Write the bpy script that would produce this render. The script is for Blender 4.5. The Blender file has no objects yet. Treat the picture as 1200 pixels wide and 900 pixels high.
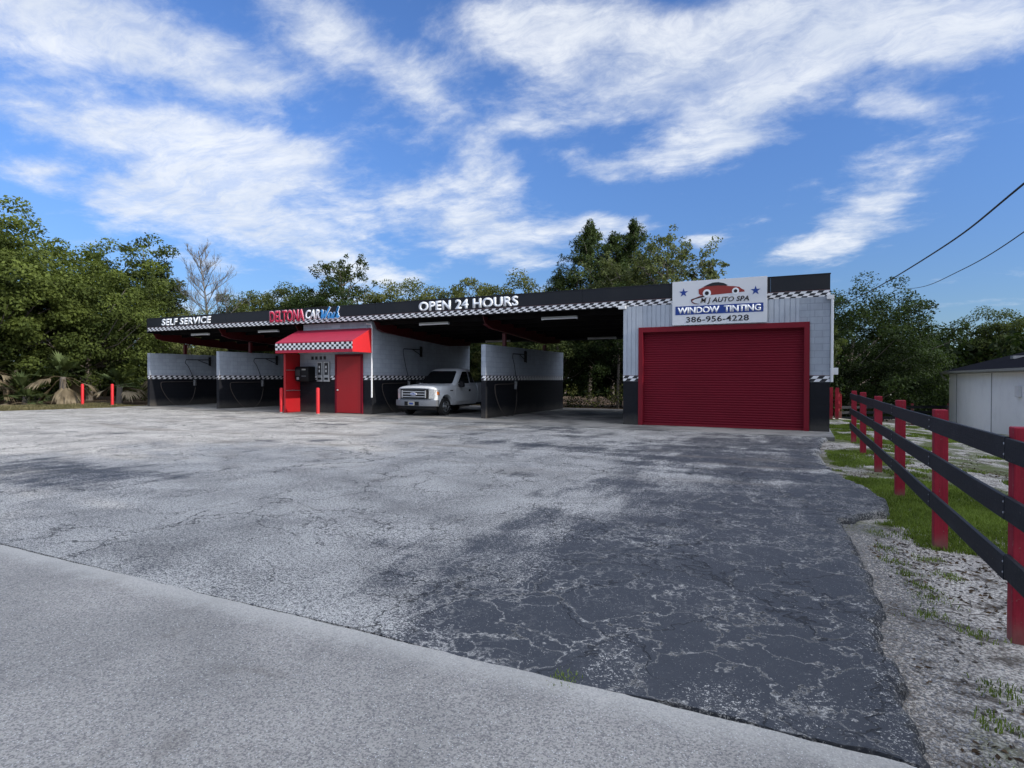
import bpy, bmesh, math, random
import numpy as np
from math import sin, cos, pi, radians, sqrt, atan2
from mathutils import Vector, Matrix

random.seed(7)
sc = bpy.context.scene
C = bpy.context.collection
SUN_EL = radians(25.5)
SUN_DIR = Vector((1.0, -0.09, 0)).normalized() * cos(SUN_EL) + Vector((0, 0, sin(SUN_EL)))

# ------------------------------------------------------------------ node helpers
class NT:
    def __init__(s, nt): s.nt = nt
    def n(s, typ, **kw):
        nd = s.nt.nodes.new(typ)
        for k, v in kw.items():
            if k.startswith('i_'):
                key = k[2:]
                key = int(key) if key.isdigit() else key.replace('_', ' ')
                s.put(nd.inputs[key], v)
            else: setattr(nd, k, v)
        return nd
    def put(s, inp, v):
        if isinstance(v, bpy.types.NodeSocket): s.nt.links.new(v, inp)
        elif isinstance(v, bpy.types.Node): s.nt.links.new(v.outputs[0], inp)
        else:
            try: inp.default_value = v
            except Exception: inp.default_value = (*v, 1.0)
    def math(s, op, a, b=None, c=None, clamp=False):
        nd = s.nt.nodes.new('ShaderNodeMath'); nd.operation = op; nd.use_clamp = clamp
        s.put(nd.inputs[0], a)
        if b is not None: s.put(nd.inputs[1], b)
        if c is not None: s.put(nd.inputs[2], c)
        return nd.outputs[0]
    def vmath(s, op, a, b=None):
        nd = s.nt.nodes.new('ShaderNodeVectorMath'); nd.operation = op
        s.put(nd.inputs[0], a)
        if b is not None:
            if isinstance(b, (int, float)): b = (b, b, b)
            s.put(nd.inputs[1], b)
        return nd.outputs['Value'] if op in ('LENGTH', 'DOT_PRODUCT', 'DISTANCE') else nd.outputs[0]
    def noise(s, vec, scale, detail=2.0, rough=0.5, dist=0.0, out='Fac'):
        nd = s.nt.nodes.new('ShaderNodeTexNoise')
        if vec is not None: s.put(nd.inputs['Vector'], vec)
        nd.inputs['Scale'].default_value = scale; nd.inputs['Detail'].default_value = detail
        nd.inputs['Roughness'].default_value = rough; nd.inputs['Distortion'].default_value = dist
        return nd.outputs[0] if out == 'Fac' else nd.outputs[1]
    def voro(s, vec, scale, feature='F1', rnd=1.0, out=0):
        nd = s.nt.nodes.new('ShaderNodeTexVoronoi'); nd.feature = feature
        s.put(nd.inputs['Vector'], vec); nd.inputs['Scale'].default_value = scale
        nd.inputs['Randomness'].default_value = rnd
        return nd.outputs[out]
    def ss(s, v, a, b):
        nd = s.nt.nodes.new('ShaderNodeMapRange'); nd.interpolation_type = 'SMOOTHSTEP'
        s.put(nd.inputs[0], v); s.put(nd.inputs[1], a); s.put(nd.inputs[2], b)
        return nd.outputs[0]
    def mix(s, f, a, b, mode='MIX'):
        nd = s.nt.nodes.new('ShaderNodeMix'); nd.data_type = 'RGBA'; nd.blend_type = mode
        s.put(nd.inputs[0], f); s.put(nd.inputs[6], a); s.put(nd.inputs[7], b)
        return nd.outputs[2]
    def sep(s, v):
        nd = s.nt.nodes.new('ShaderNodeSeparateXYZ'); s.put(nd.inputs[0], v); return nd.outputs
    def comb(s, x, y, z):
        nd = s.nt.nodes.new('ShaderNodeCombineXYZ')
        for i, v in enumerate((x, y, z)): s.put(nd.inputs[i], v)
        return nd.outputs[0]
    def bump(s, h, strength=0.5, dist=0.01, normal=None):
        nd = s.nt.nodes.new('ShaderNodeBump'); nd.inputs['Strength'].default_value = strength
        nd.inputs['Distance'].default_value = dist; s.put(nd.inputs['Height'], h)
        if normal is not None: s.put(nd.inputs['Normal'], normal)
        return nd.outputs[0]

def new_mat(name):
    m = bpy.data.materials.new(name); m.use_nodes = True
    m.node_tree.nodes.clear(); t = NT(m.node_tree)
    out = t.n('ShaderNodeOutputMaterial'); b = t.n('ShaderNodeBsdfPrincipled')
    m.node_tree.links.new(b.outputs[0], out.inputs[0])
    return m, t, b, out

def objco(t): return t.n('ShaderNodeTexCoord').outputs['Object']

def paint(name, col, rough=0.55, dirt=0.25, scale=1.5, metal=0.0, bump=0.0, spec=0.4, dirtcol=None):
    """weathered paint / metal / plastic: base colour broken up by two noises"""
    m, t, b, out = new_mat(name)
    co = objco(t)
    n1 = t.noise(co, scale, 5, 0.65); n2 = t.noise(co, scale * 14, 3, 0.6)
    f = t.math('MULTIPLY', t.ss(n1, 0.42, 0.75), dirt)
    dc = dirtcol or tuple(c * 0.45 + 0.02 for c in col)
    c1 = t.mix(f, (*col, 1), (*dc, 1))
    c2 = t.mix(t.math('MULTIPLY', t.ss(n2, 0.5, 0.8), dirt * 0.5), c1, tuple([c * 1.25 + 0.01 for c in col]) + (1,))
    t.put(b.inputs['Base Color'], c2)
    t.put(b.inputs['Roughness'], t.math('ADD', rough - 0.08, t.math('MULTIPLY', n1, 0.18)))
    b.inputs['Metallic'].default_value = metal; b.inputs['Specular IOR Level'].default_value = spec
    if bump: t.put(b.inputs['Normal'], t.bump(n2, bump, 0.004))
    return m

def block_paint(name, col, dirt=0.3):
    """painted concrete block: 40 x 20 cm courses"""
    m, t, b, out = new_mat(name)
    co = objco(t); s = t.sep(co)
    v = t.comb(t.math('ADD', s[0], s[1]), s[2], 0.0)
    br = t.n('ShaderNodeTexBrick', i_Vector=v, i_Scale=1.0, i_Color1=(1, 1, 1, 1), i_Color2=(0.9, 0.9, 0.9, 1), i_Mortar=(0.74, 0.74, 0.74, 1))
    br.inputs['Mortar Size'].default_value = 0.009; br.inputs['Mortar Smooth'].default_value = 0.35
    br.inputs['Brick Width'].default_value = 0.406; br.inputs['Row Height'].default_value = 0.203
    n1 = t.noise(co, 0.9, 6, 0.7); n2 = t.noise(co, 40, 3, 0.7)
    # dirt washed down the wall
    st = t.noise(t.vmath('MULTIPLY', co, (5.0, 5.0, 0.5)), 1.0, 4, 0.6)
    c = t.mix(1.0, (*col, 1), br.outputs[0], 'MULTIPLY')
    f = t.math('MULTIPLY', t.ss(t.math('ADD', n1, t.math('MULTIPLY', st, 0.6)), 0.62, 1.15), dirt * 1.4, clamp=True)
    c = t.mix(f, c, tuple(x * 0.42 + 0.012 for x in col) + (1,))
    sp = t.math('MULTIPLY', t.math('SUBTRACT', 1.0, t.ss(t.math('SUBTRACT', s[2], t.math('MULTIPLY', n1, 0.5)), -0.15, 0.25)), 0.30)
    c = t.mix(sp, c, (0.15, 0.135, 0.115, 1))
    t.put(b.inputs['Base Color'], c); b.inputs['Roughness'].default_value = 0.6
    b.inputs['Specular IOR Level'].default_value = 0.2
    h = t.math('ADD', t.math('MULTIPLY', br.outputs['Fac'], -1.0), t.math('MULTIPLY', n2, 0.35))
    t.put(b.inputs['Normal'], t.bump(h, 0.6, 0.008))
    return m

def checker(name, cw, ch, z0, axis=0, slant=0.45, x0=0.0):
    m, t, b, out = new_mat(name)
    co = objco(t); s = t.sep(co)
    z = t.math('SUBTRACT', s[2], z0)
    u = t.math('SUBTRACT', t.math('ADD', s[axis], 500.0 - x0), t.math('MULTIPLY', z, slant))
    a = t.math('FLOOR', t.math('DIVIDE', u, cw)); c = t.math('FLOOR', t.math('DIVIDE', z, ch))
    p = t.math('MODULO', t.math('ADD', t.math('ADD', a, c), 100.0), 2.0)
    n1 = t.noise(co, 5, 4, 0.7)
    wh = t.mix(t.ss(n1, 0.45, 0.8), (0.78, 0.78, 0.8, 1), (0.45, 0.44, 0.43, 1))
    t.put(b.inputs['Base Color'], t.mix(p, (0.012, 0.012, 0.016, 1), wh)); b.inputs['Roughness'].default_value = 0.45
    return m

# ------------------------------------------------------------------ object helpers
def link(o): C.objects.link(o); return o
def tag(o, label=None, cat=None, group=None, kind=None):
    if label: o['label'] = label
    if cat: o['category'] = cat
    if group: o['group'] = group
    if kind: o['kind'] = kind
    return o
def thing(name, label, cat, loc=(0, 0, 0), group=None, rz=0):
    o = bpy.data.objects.new(name, None); link(o); o.location = loc; o.rotation_euler = (0, 0, rz)
    o.empty_display_size = 0.2
    return tag(o, label, cat, group)
def finish(name, me, mat, parent=None, world=True, smooth=None, bevel=0, origin=None):
    """link a mesh. world=True: vertices are world coordinates although the parent stands at its base."""
    if mat is not None:
        for mm in (mat if isinstance(mat, (list, tuple)) else [mat]): me.materials.append(mm)
    o = bpy.data.objects.new(name, me); link(o)
    if parent is not None:
        o.parent = parent
        if world:
            p = parent; off = Vector((0, 0, 0))
            while p is not None: off += Vector(p.location); p = p.parent
            o.location = -off
    if smooth is not None:
        me.shade_smooth(); me.set_sharp_from_angle(angle=radians(smooth))
    if bevel:
        md = o.modifiers.new('edge', 'BEVEL'); md.width = bevel; md.segments = 2; md.limit_method = 'ANGLE'
    return o

class MB:
    """collects shapes into one mesh"""
    def __init__(s): s.v = []; s.f = []
    def add(s, vs, fs):
        o = len(s.v); s.v += [tuple(p) for p in vs]; s.f += [tuple(i + o for i in f) for f in fs]; return s
    def box(s, x0, x1, y0, y1, z0, z1):
        return s.add([(x0, y0, z0), (x1, y0, z0), (x1, y1, z0), (x0, y1, z0), (x0, y0, z1), (x1, y0, z1), (x1, y1, z1), (x0, y1, z1)],
                     [(0, 3, 2, 1), (4, 5, 6, 7), (0, 1, 5, 4), (1, 2, 6, 5), (2, 3, 7, 6), (3, 0, 4, 7)])
    def prism(s, pts, a, b, axis='y'):
        """polygon extruded: axis y -> pts are (x,z); x -> (y,z); z -> (x,y)"""
        def P(p, t): return {'y': (p[0], t, p[1]), 'x': (t, p[0], p[1]), 'z': (p[0], p[1], t)}[axis]
        n = len(pts); vs = [P(p, a) for p in pts] + [P(p, b) for p in pts]
        fs = [tuple(range(n)), tuple(range(2 * n - 1, n - 1, -1))] + [(i, i + n, (i + 1) % n + n, (i + 1) % n) for i in range(n)]
        return s.add(vs, fs)
    def tube(s, pts, r, n=8, cap=True):
        pts = [Vector(p) for p in pts]; rs = r if isinstance(r, (list, tuple)) else [r] * len(pts)
        vs = []; fs = []; up = None
        for i, p in enumerate(pts):
            d = (pts[min(i + 1, len(pts) - 1)] - pts[max(i - 1, 0)])
            d = d.normalized() if d.length > 1e-9 else Vector((0, 0, 1))
            if up is None: up = Vector((1, 0, 0)) if abs(d.x) < 0.9 else Vector((0, 1, 0))
            a = (up - d * up.dot(d)).normalized(); up = a; b = d.cross(a)
            for k in range(n):
                t = 2 * pi * k / n; vs.append(p + (a * cos(t) + b * sin(t)) * rs[i])
        for i in range(len(pts) - 1):
            for k in range(n):
                fs.append((i * n + k, i * n + (k + 1) % n, (i + 1) * n + (k + 1) % n, (i + 1) * n + k))
        if cap: fs += [tuple(range(n - 1, -1, -1)), tuple(range(len(vs) - n, len(vs)))]
        return s.add(vs, fs)
    def lathe(s, prof, c=(0, 0, 0), n=24, axis='z'):
        vs = []; fs = []
        for (r, h) in prof:
            for k in range(n):
                t = 2 * pi * k / n
                p = {'z': (r * cos(t), r * sin(t), h), 'x': (h, r * cos(t), r * sin(t)), 'y': (r * cos(t), h, r * sin(t))}[axis]
                vs.append((p[0] + c[0], p[1] + c[1], p[2] + c[2]))
        for i in range(len(prof) - 1):
            for k in range(n): fs.append((i * n + k, i * n + (k + 1) % n, (i + 1) * n + (k + 1) % n, (i + 1) * n + k))
        return s.add(vs, fs)
    def mesh(s, name='m'):
        me = bpy.data.meshes.new(name); me.from_pydata(s.v, [], s.f); me.update()
        bm = bmesh.new(); bm.from_mesh(me); bmesh.ops.recalc_face_normals(bm, faces=bm.faces); bm.to_mesh(me); bm.free()
        return me
    def build(s, name, mat, parent=None, **k): return finish(name, s.mesh(name), mat, parent, **k)

def bez(a, b, c, d, n=12):
    a, b, c, d = map(Vector, (a, b, c, d)); r = []
    for i in range(n + 1):
        t = i / n; r.append(a * (1 - t) ** 3 + b * 3 * t * (1 - t) ** 2 + c * 3 * t * t * (1 - t) + d * t ** 3)
    return r
def poly_smooth(pts, n=6):
    """catmull-rom through points"""
    P = [Vector(p) for p in pts]; P = [P[0] * 2 - P[1]] + P + [P[-1] * 2 - P[-2]]; r = []
    for i in range(1, len(P) - 2):
        for k in range(n):
            t = k / n
            r.append(0.5 * ((2 * P[i]) + (-P[i - 1] + P[i + 1]) * t + (2 * P[i - 1] - 5 * P[i] + 4 * P[i + 1] - P[i + 2]) * t * t + (-P[i - 1] + 3 * P[i] - 3 * P[i + 1] + P[i + 2]) * t ** 3))
    r.append(P[-2]); return r

def text_mesh(s, x0, x1, z0, z1, y, depth=0.02, offset=0.0, shear=0.0, fit=None, spacing=1.0, grow=0.0, bold=0.0):
    """lettering as real raised mesh, facing -Y, fitted into a rectangle"""
    cu = bpy.data.curves.new('t', 'FONT'); cu.body = s; cu.size = 1.0; cu.offset = offset; cu.shear = shear
    cu.space_character = spacing; cu.extrude = 0.0; cu.resolution_u = 4
    o = bpy.data.objects.new('t', cu); link(o)
    dg = bpy.context.evaluated_depsgraph_get(); dg.update()
    me0 = bpy.data.meshes.new_from_object(o.evaluated_get(dg))
    bpy.data.objects.remove(o); bpy.data.curves.remove(cu)
    bm = bmesh.new(); bm.from_mesh(me0); bpy.data.meshes.remove(me0)
    bmesh.ops.remove_doubles(bm, verts=bm.verts, dist=1e-5)
    xs = [v.co.x for v in bm.verts]; ys = [v.co.y for v in bm.verts]
    a, b, c, d = (min(xs), max(xs), min(ys), max(ys)) if fit is None else fit
    x0 -= grow; x1 += grow; z0 -= grow; z1 += grow
    if bold:      # heavier strokes: the letter shapes repeated side by side, each a hair in front of the last
        src = bm.copy()
        for q_, (ox, oy) in enumerate(((bold, 0), (-bold, 0), (0, bold * .5), (0, -bold * .5))):
            t2 = src.copy(); mm_ = bpy.data.meshes.new('b')
            for v in t2.verts: v.co.x += ox; v.co.y += oy; v.co.z = (q_ + 1) * .0004
            t2.to_mesh(mm_); t2.free(); bm.from_mesh(mm_); bpy.data.meshes.remove(mm_)
        src.free(); a -= bold; b += bold; c -= bold * .5; d += bold * .5
    for v in bm.verts:
        X = x0 + (v.co.x - a) / (b - a) * (x1 - x0); Z = z0 + (v.co.y - c) / (d - c) * (z1 - z0)
        v.co = (X, y - v.co.z, Z)
    if depth:
        r = bmesh.ops.extrude_face_region(bm, geom=bm.faces[:])
        for g in r['geom']:
            if isinstance(g, bmesh.types.BMVert): g.co.y -= depth
    bmesh.ops.recalc_face_normals(bm, faces=bm.faces)
    me = bpy.data.meshes.new('lettering'); bm.to_mesh(me); bm.free(); return me

def quick_mesh(V, F, n):
    """numpy verts (N,3), faces (M,n)"""
    me = bpy.data.meshes.new('m'); V = np.asarray(V, np.float32); F = np.asarray(F, np.int32)
    me.vertices.add(len(V)); me.vertices.foreach_set('co', V.ravel())
    me.loops.add(F.size); me.loops.foreach_set('vertex_index', F.ravel())
    me.polygons.add(len(F)); me.polygons.foreach_set('loop_start', np.arange(0, F.size, n, dtype=np.int32))
    me.update(calc_edges=True); return me

# ------------------------------------------------------------------ materials
M = {}
M['wall_grey'] = block_paint('pale grey block paint', (0.36, 0.40, 0.46), 0.35)
M['wall_black'] = block_paint('black block paint', (0.008, 0.009, 0.013), 0.15)
M['wall_white'] = block_paint('white block paint', (0.62, 0.64, 0.66), 0.2)
M['metal_grey'] = paint('pale grey metal siding', (0.41, 0.45, 0.51), 0.45, 0.35, 1.2)
M['fascia'] = paint('black metal fascia', (0.006, 0.007, 0.011), 0.36, 0.3, 0.8, spec=0.35)
M['roof_under'] = paint('dark roof underside', (0.006, 0.0055, 0.006), 0.8, 0.3, spec=0.1)
M['beam_red'] = paint('dark red steel paint', (0.075, 0.006, 0.008), 0.45, 0.35)
M['red'] = paint('red paint', (0.36, 0.009, 0.013), 0.42, 0.22, 1.3, dirtcol=(0.25, 0.015, 0.015))
M['door_red'] = paint('maroon red roll-up door paint', (0.150, 0.006, 0.017), 0.5, 0.3, 0.7, dirtcol=(0.10, 0.006, 0.012), spec=0.15)
M['frame_red'] = paint('door frame red', (0.18, 0.008, 0.018), 0.5, 0.2, spec=0.2)
def wood_paint(name, col, grain, worn, dirt):
    m, t, b, out = new_mat(name); co = objco(t); s = t.sep(co)
    g = t.noise(t.vmath('MULTIPLY', co, grain), 1.0, 5, 0.7); n1 = t.noise(co, 3.0, 5, 0.65); n2 = t.noise(co, 30, 3, 0.7)
    c = t.mix(t.math('MULTIPLY', t.ss(g, 0.35, 0.7), 0.55), (*col, 1), tuple(x * .5 for x in col) + (1,))
    c = t.mix(t.math('MULTIPLY', t.ss(n1, 0.5, 0.75), 0.35), c, tuple(x * 1.4 + .02 for x in col) + (1,))
    c = t.mix(t.math('MULTIPLY', t.math('MULTIPLY', t.ss(n2, 0.60, 0.68), t.ss(g, 0.5, 0.62)), 0.7), c, (*worn, 1))
    if dirt: c = t.mix(t.math('MULTIPLY', t.math('SUBTRACT', 1.0, t.ss(t.math('SUBTRACT', s[2], t.math('MULTIPLY', n1, 0.30)), -0.32, -0.08)), 0.6), c, (0.16, 0.13, 0.10, 1))
    t.put(b.inputs['Base Color'], c); b.inputs['Roughness'].default_value = 0.65; b.inputs['Specular IOR Level'].default_value = 0.3
    t.put(b.inputs['Normal'], t.bump(t.math('ADD', g, t.math('MULTIPLY', n2, 0.4)), 0.7, 0.006)); return m
M['post_red'] = wood_paint('fence post red', (0.31, 0.012, 0.030), (45, 45, 3.0), (0.20, 0.15, 0.12), True)
M['awn_shaded'] = paint('awning red shaded tone', (0.34, 0.016, 0.045), 0.6, 0.18, 2.0)  # awning top, valance and left side: their shade is put into this darker red
M['awn_lit'] = paint('awning red sunlit tone', (0.55, 0.016, 0.022), 0.6, 0.12, 2.0)  # same fabric with sunlight on the right side put into the colour
M['black'] = paint('black plastic', (0.006, 0.006, 0.007), 0.5, 0.3, spec=0.2)
M['hose'] = paint('hose rubber', (0.03, 0.03, 0.032), 0.5, 0.2)
M['hose_tan'] = paint('tan hose', (0.065, 0.052, 0.045), 0.5, 0.2)
M['white'] = paint('white paint', (0.72, 0.73, 0.75), 0.45, 0.2, 2.0, dirtcol=(0.45, 0.44, 0.42))
M['sign_white'] = paint('sign panel white', (0.62, 0.64, 0.68), 0.35, 0.12, 1.5, dirtcol=(0.48, 0.49, 0.52))
M['letter_white'] = paint('letter white', (0.75, 0.78, 0.82), 0.4, 0.1)
M['navy'] = paint('navy vinyl', (0.012, 0.045, 0.24), 0.4, 0.05)
M['ink'] = paint('black vinyl', (0.010, 0.010, 0.014), 0.4, 0.05)
M['sign_red'] = paint('brick red vinyl', (0.24, 0.025, 0.020), 0.4, 0.08)
M['letter_red'] = paint('red sign letter', (0.42, 0.012, 0.05), 0.35, 0.1)
M['letter_pink'] = paint('letter outline', (0.62, 0.30, 0.36), 0.4, 0.1)
M['blue'] = paint('light blue letter', (0.05, 0.30, 0.68), 0.35, 0.05)
M['steel'] = paint('stainless steel', (0.42, 0.42, 0.43), 0.35, 0.3, 6, metal=0.7)
M['galv'] = paint('galvanised steel', (0.35, 0.36, 0.38), 0.5, 0.3, 6, metal=0.4)
M['tube'] = paint('fluorescent fixture', (0.30, 0.30, 0.28), 0.4, 0.3)
M['chk_fascia'] = checker('chequered fascia band', 0.155, 0.075, 4.085, 0, 0.9)
M['chk_wall_y'] = checker('chequered wall band along bay', 0.155, 0.09, 1.505, 1, 0.9)
M['chk_wall_x'] = checker('chequered wall band on front', 0.155, 0.09, 1.505, 0, 0.9)
M['chk_awn'] = checker('chequered awning band', 0.135, 0.095, 2.80, 0, 0.0)

# car paint
m, t, b, out = new_mat('white car paint'); M['car'] = m
n1 = t.noise(objco(t), 1.5, 4, 0.6)
t.put(b.inputs['Base Color'], t.mix(t.ss(n1, 0.45, 0.8), (0.66, 0.68, 0.70, 1), (0.58, 0.59, 0.60, 1)))
b.inputs['Roughness'].default_value = 0.3; b.inputs['Coat Weight'].default_value = 0.6; b.inputs['Coat Roughness'].default_value = 0.08
m, t, b, out = new_mat('dark car glass'); M['glass'] = m
b.inputs['Base Color'].default_value = (0.008, 0.009, 0.010, 1); b.inputs['Roughness'].default_value = 0.06
t.put(b.inputs['Roughness'], t.math('MULTIPLY', t.noise(objco(t), 4, 3), 0.14))
M['tyre'] = paint('tyre rubber', (0.014, 0.014, 0.014), 0.8, 0.4)
M['chrome'] = paint('rim alloy', (0.55, 0.56, 0.57), 0.28, 0.2, 8, metal=0.8)
M['bumper'] = paint('grey bumper', (0.17, 0.18, 0.20), 0.4, 0.2, 4, metal=0.2)
M['grille'] = paint('grille bars', (0.09, 0.10, 0.115), 0.4, 0.15)
m, t, b, out = new_mat('headlamp lens'); M['lens'] = m
n1 = t.noise(t.vmath('MULTIPLY', objco(t), (30, 4, 14)), 1.0, 2)
t.put(b.inputs['Base Color'], t.mix(n1, (0.62, 0.64, 0.66, 1), (0.12, 0.125, 0.13, 1))); b.inputs['Roughness'].default_value = 0.12
b.inputs['Coat Weight'].default_value = 1.0
M['amber'] = paint('amber lens', (0.42, 0.13, 0.03), 0.2, 0.1)

# asphalt --------------------------------------------------------
m, t, b, out = new_mat('worn sealcoated asphalt'); M['asphalt'] = m
co = objco(t); s = t.sep(co)
wl = t.noise(co, 0.22, 5, 0.62, 0.4); wm = t.noise(co, 0.9, 5, 0.65, 0.3); wf = t.noise(co, 7.0, 4, 0.7)
# sealcoat still dark on the right-hand side, worn off on the left
strk = t.noise(t.vmath('MULTIPLY', co, (1.5, 0.34, 1.0)), 1.0, 6, 0.68)
pos = t.math('ADD', t.math('MULTIPLY', t.ss(s[0], -5.4, -1.7), 1.0), 0.0)
near = t.math('SUBTRACT', 1.0, t.ss(s[1], -13.5, -6.5))
pos = t.math('MULTIPLY', pos, t.math('ADD', 0.50, t.math('MULTIPLY', near, 0.50)))
lft = t.math('MULTIPLY', t.math('SUBTRACT', 1.0, t.ss(s[0], -10.5, -8.3)), t.math('SUBTRACT', 1.0, t.ss(t.math('ABSOLUTE', t.math('ADD', s[1], 14.6)), 0.5, 2.0)))
far = t.math('MULTIPLY', t.math('MULTIPLY', t.ss(s[1], -12.0, -6.0), t.ss(s[0], -14.0, -7.0)), 0.34)
cov = t.math('ADD', t.math('ADD', t.math('ADD', pos, t.math('MULTIPLY', lft, 0.5)), far),
             t.math('ADD', t.math('MULTIPLY', t.math('SUBTRACT', wl, 0.5), 1.25), t.math('MULTIPLY', t.math('SUBTRACT', strk, 0.5), 2.1)))
cov = t.math('ADD', cov, t.math('MULTIPLY', t.math('SUBTRACT', wm, 0.5), 1.15))
sx = t.noise(t.vmath('MULTIPLY', co, (0.16, 0.75, 1.0)), 1.0, 6, 0.68, 0.3)
cov = t.math('ADD', cov, t.math('MULTIPLY', t.math('SUBTRACT', sx, 0.47), t.math('ADD', 1.0, t.math('MULTIPLY', t.ss(s[1], -13.0, -7.0), 2.2))))
# chips: the coating stays between stones, stone tops are bare
g1 = t.noise(co, 72, 3, 0.8); g2 = t.noise(co, 150, 2, 0.6); g3 = t.noise(co, 30, 3, 0.75)
grain = t.math('ADD', t.math('ADD', t.math('MULTIPLY', g1, 0.55), t.math('MULTIPLY', g2, 0.15)), t.math('MULTIPLY', g3, 0.30))
ed = t.n('ShaderNodeAttribute', attribute_name='edge').outputs['Fac']
crumb = t.math('SUBTRACT', 1.0, t.ss(t.math('ADD', ed, t.math('MULTIPLY', t.math('SUBTRACT', wf, 0.5), 0.25)), 0.03, 0.22))
cov = t.math('MINIMUM', t.math('MAXIMUM', cov, t.math('ADD', 0.17, t.math('MULTIPLY', wm, 0.50))), 1.0)
thr = t.math('SUBTRACT', t.math('ADD', 0.415, t.math('MULTIPLY', cov, 0.19)), t.math('MULTIPLY', crumb, 0.05))
bare = t.ss(t.math('SUBTRACT', grain, thr), -0.022, 0.022)
# crack net with pale edges where the coating broke
wv = t.vmath('ADD', co, t.vmath('MULTIPLY', t.noise(co, 1.6, 4, 0.65, out='Color'), 0.9))
wv2 = t.vmath('ADD', wv, t.vmath('MULTIPLY', t.noise(co, 11, 3, 0.65, out='Color'), 0.10))
e1 = t.voro(wv2, 1.9, 'DISTANCE_TO_EDGE'); e2 = t.voro(wv2, 4.2, 'DISTANCE_TO_EDGE'); e3 = t.voro(wv2, 0.33, 'DISTANCE_TO_EDGE')
gate = t.math('MAXIMUM', t.ss(t.noise(co, 0.75, 3, 0.6), 0.42, 0.56), t.math('MULTIPLY', t.ss(s[0], -2.6, -1.2), 0.8)); gate2 = t.ss(t.noise(t.vmath('ADD', co, (9.0, 4.0, 0.0)), 0.55, 3, 0.6), 0.47, 0.62)
dk = t.ss(cov, 0.42, 0.8)
edge = t.math('ADD', t.math('MULTIPLY', t.math('SUBTRACT', 1.0, t.ss(e1, 0.0, 0.034)), t.math('MAXIMUM', gate, t.math('SUBTRACT', 1.0, t.ss(s[1], -16.6, -14.0)))),
              t.math('MULTIPLY', t.math('SUBTRACT', 1.0, t.ss(e2, 0.0, 0.06)), t.math('MULTIPLY', gate2, 0.8)))
edge = t.math('MULTIPLY', t.math('MULTIPLY', edge, dk), t.ss(g3, 0.36, 0.50), clamp=True)
edge = t.math('MULTIPLY', edge, t.ss(g1, 0.37, 0.47))
bare = t.math('MAXIMUM', bare, t.math('MULTIPLY', edge, 0.88))
stone = t.mix(t.ss(g2, 0.3, 0.7), (0.25, 0.238, 0.216, 1), (0.74, 0.71, 0.65, 1))
stone = t.mix(t.math('MULTIPLY', t.ss(wm, 0.4, 0.7), 0.35), stone, (0.18, 0.162, 0.138, 1))
seal = t.mix(wf, (0.034, 0.037, 0.044, 1), (0.060, 0.063, 0.070, 1))
seal = t.mix(t.math('MULTIPLY', t.math('SUBTRACT', 1.0, dk), 0.6), seal, (0.088, 0.086, 0.084, 1))
c = t.mix(bare, seal, stone)
# brownish mud stains toward the far end
mud = t.math('MULTIPLY', t.ss(t.noise(t.vmath('MULTIPLY', co, (0.25, 0.8, 1.0)), 1.0, 5, 0.65), 0.52, 0.72), t.ss(s[1], -14.0, -8.0))
c = t.mix(t.math('MULTIPLY', mud, 0.75), c, (0.15, 0.128, 0.105, 1))
# thin open cracks
e4 = t.voro(wv2, 0.85, 'DISTANCE_TO_EDGE')
ck4 = t.math('MULTIPLY', t.math('SUBTRACT', 1.0, t.ss(e4, 0.002, 0.009)), t.ss(t.noise(t.vmath('ADD', co, (5.0, 1.0, 0.0)), 0.6, 4, 0.65), 0.44, 0.50))
ck = t.math('MULTIPLY', t.math('SUBTRACT', 1.0, t.ss(e3, 0.0010, 0.0042)), t.ss(t.noise(t.vmath('ADD', co, (3.0, 8.0, 0.0)), 0.35, 3, 0.6), 0.44, 0.50))
ck1 = t.math('MULTIPLY', t.math('SUBTRACT', 1.0, t.ss(e1, 0.003, 0.013)), t.math('MULTIPLY', gate, t.math('ADD', 0.25, t.math('MULTIPLY', dk, 0.75))))
ck = t.math('MAXIMUM', ck, t.math('MULTIPLY', ck4, 0.8))
ck = t.math('MAXIMUM', ck, t.math('MULTIPLY', ck1, t.ss(wf, 0.42, 0.55)))
c = t.mix(t.math('MULTIPLY', ck, 0.85), c, (0.018, 0.018, 0.018, 1))
stain = t.math('MULTIPLY', t.ss(t.noise(t.vmath('ADD', co, (31.0, 7.0, 0.0)), 1.7, 4, 0.6), 0.66, 0.76), 0.5)
c = t.mix(stain, c, (0.045, 0.043, 0.042, 1))
t.put(b.inputs['Base Color'], c)
t.put(b.inputs['Roughness'], t.math('ADD', 0.62, t.math('MULTIPLY', bare, 0.3)))
b.inputs['Specular IOR Level'].default_value = 0.45
h = t.math('SUBTRACT', t.math('ADD', t.math('MULTIPLY', grain, 1.2), t.math('MULTIPLY', wf, 0.5)), t.math('MULTIPLY', ck, 2.5))
t.put(b.inputs['Normal'], t.bump(h, 0.75, 0.012))

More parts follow.
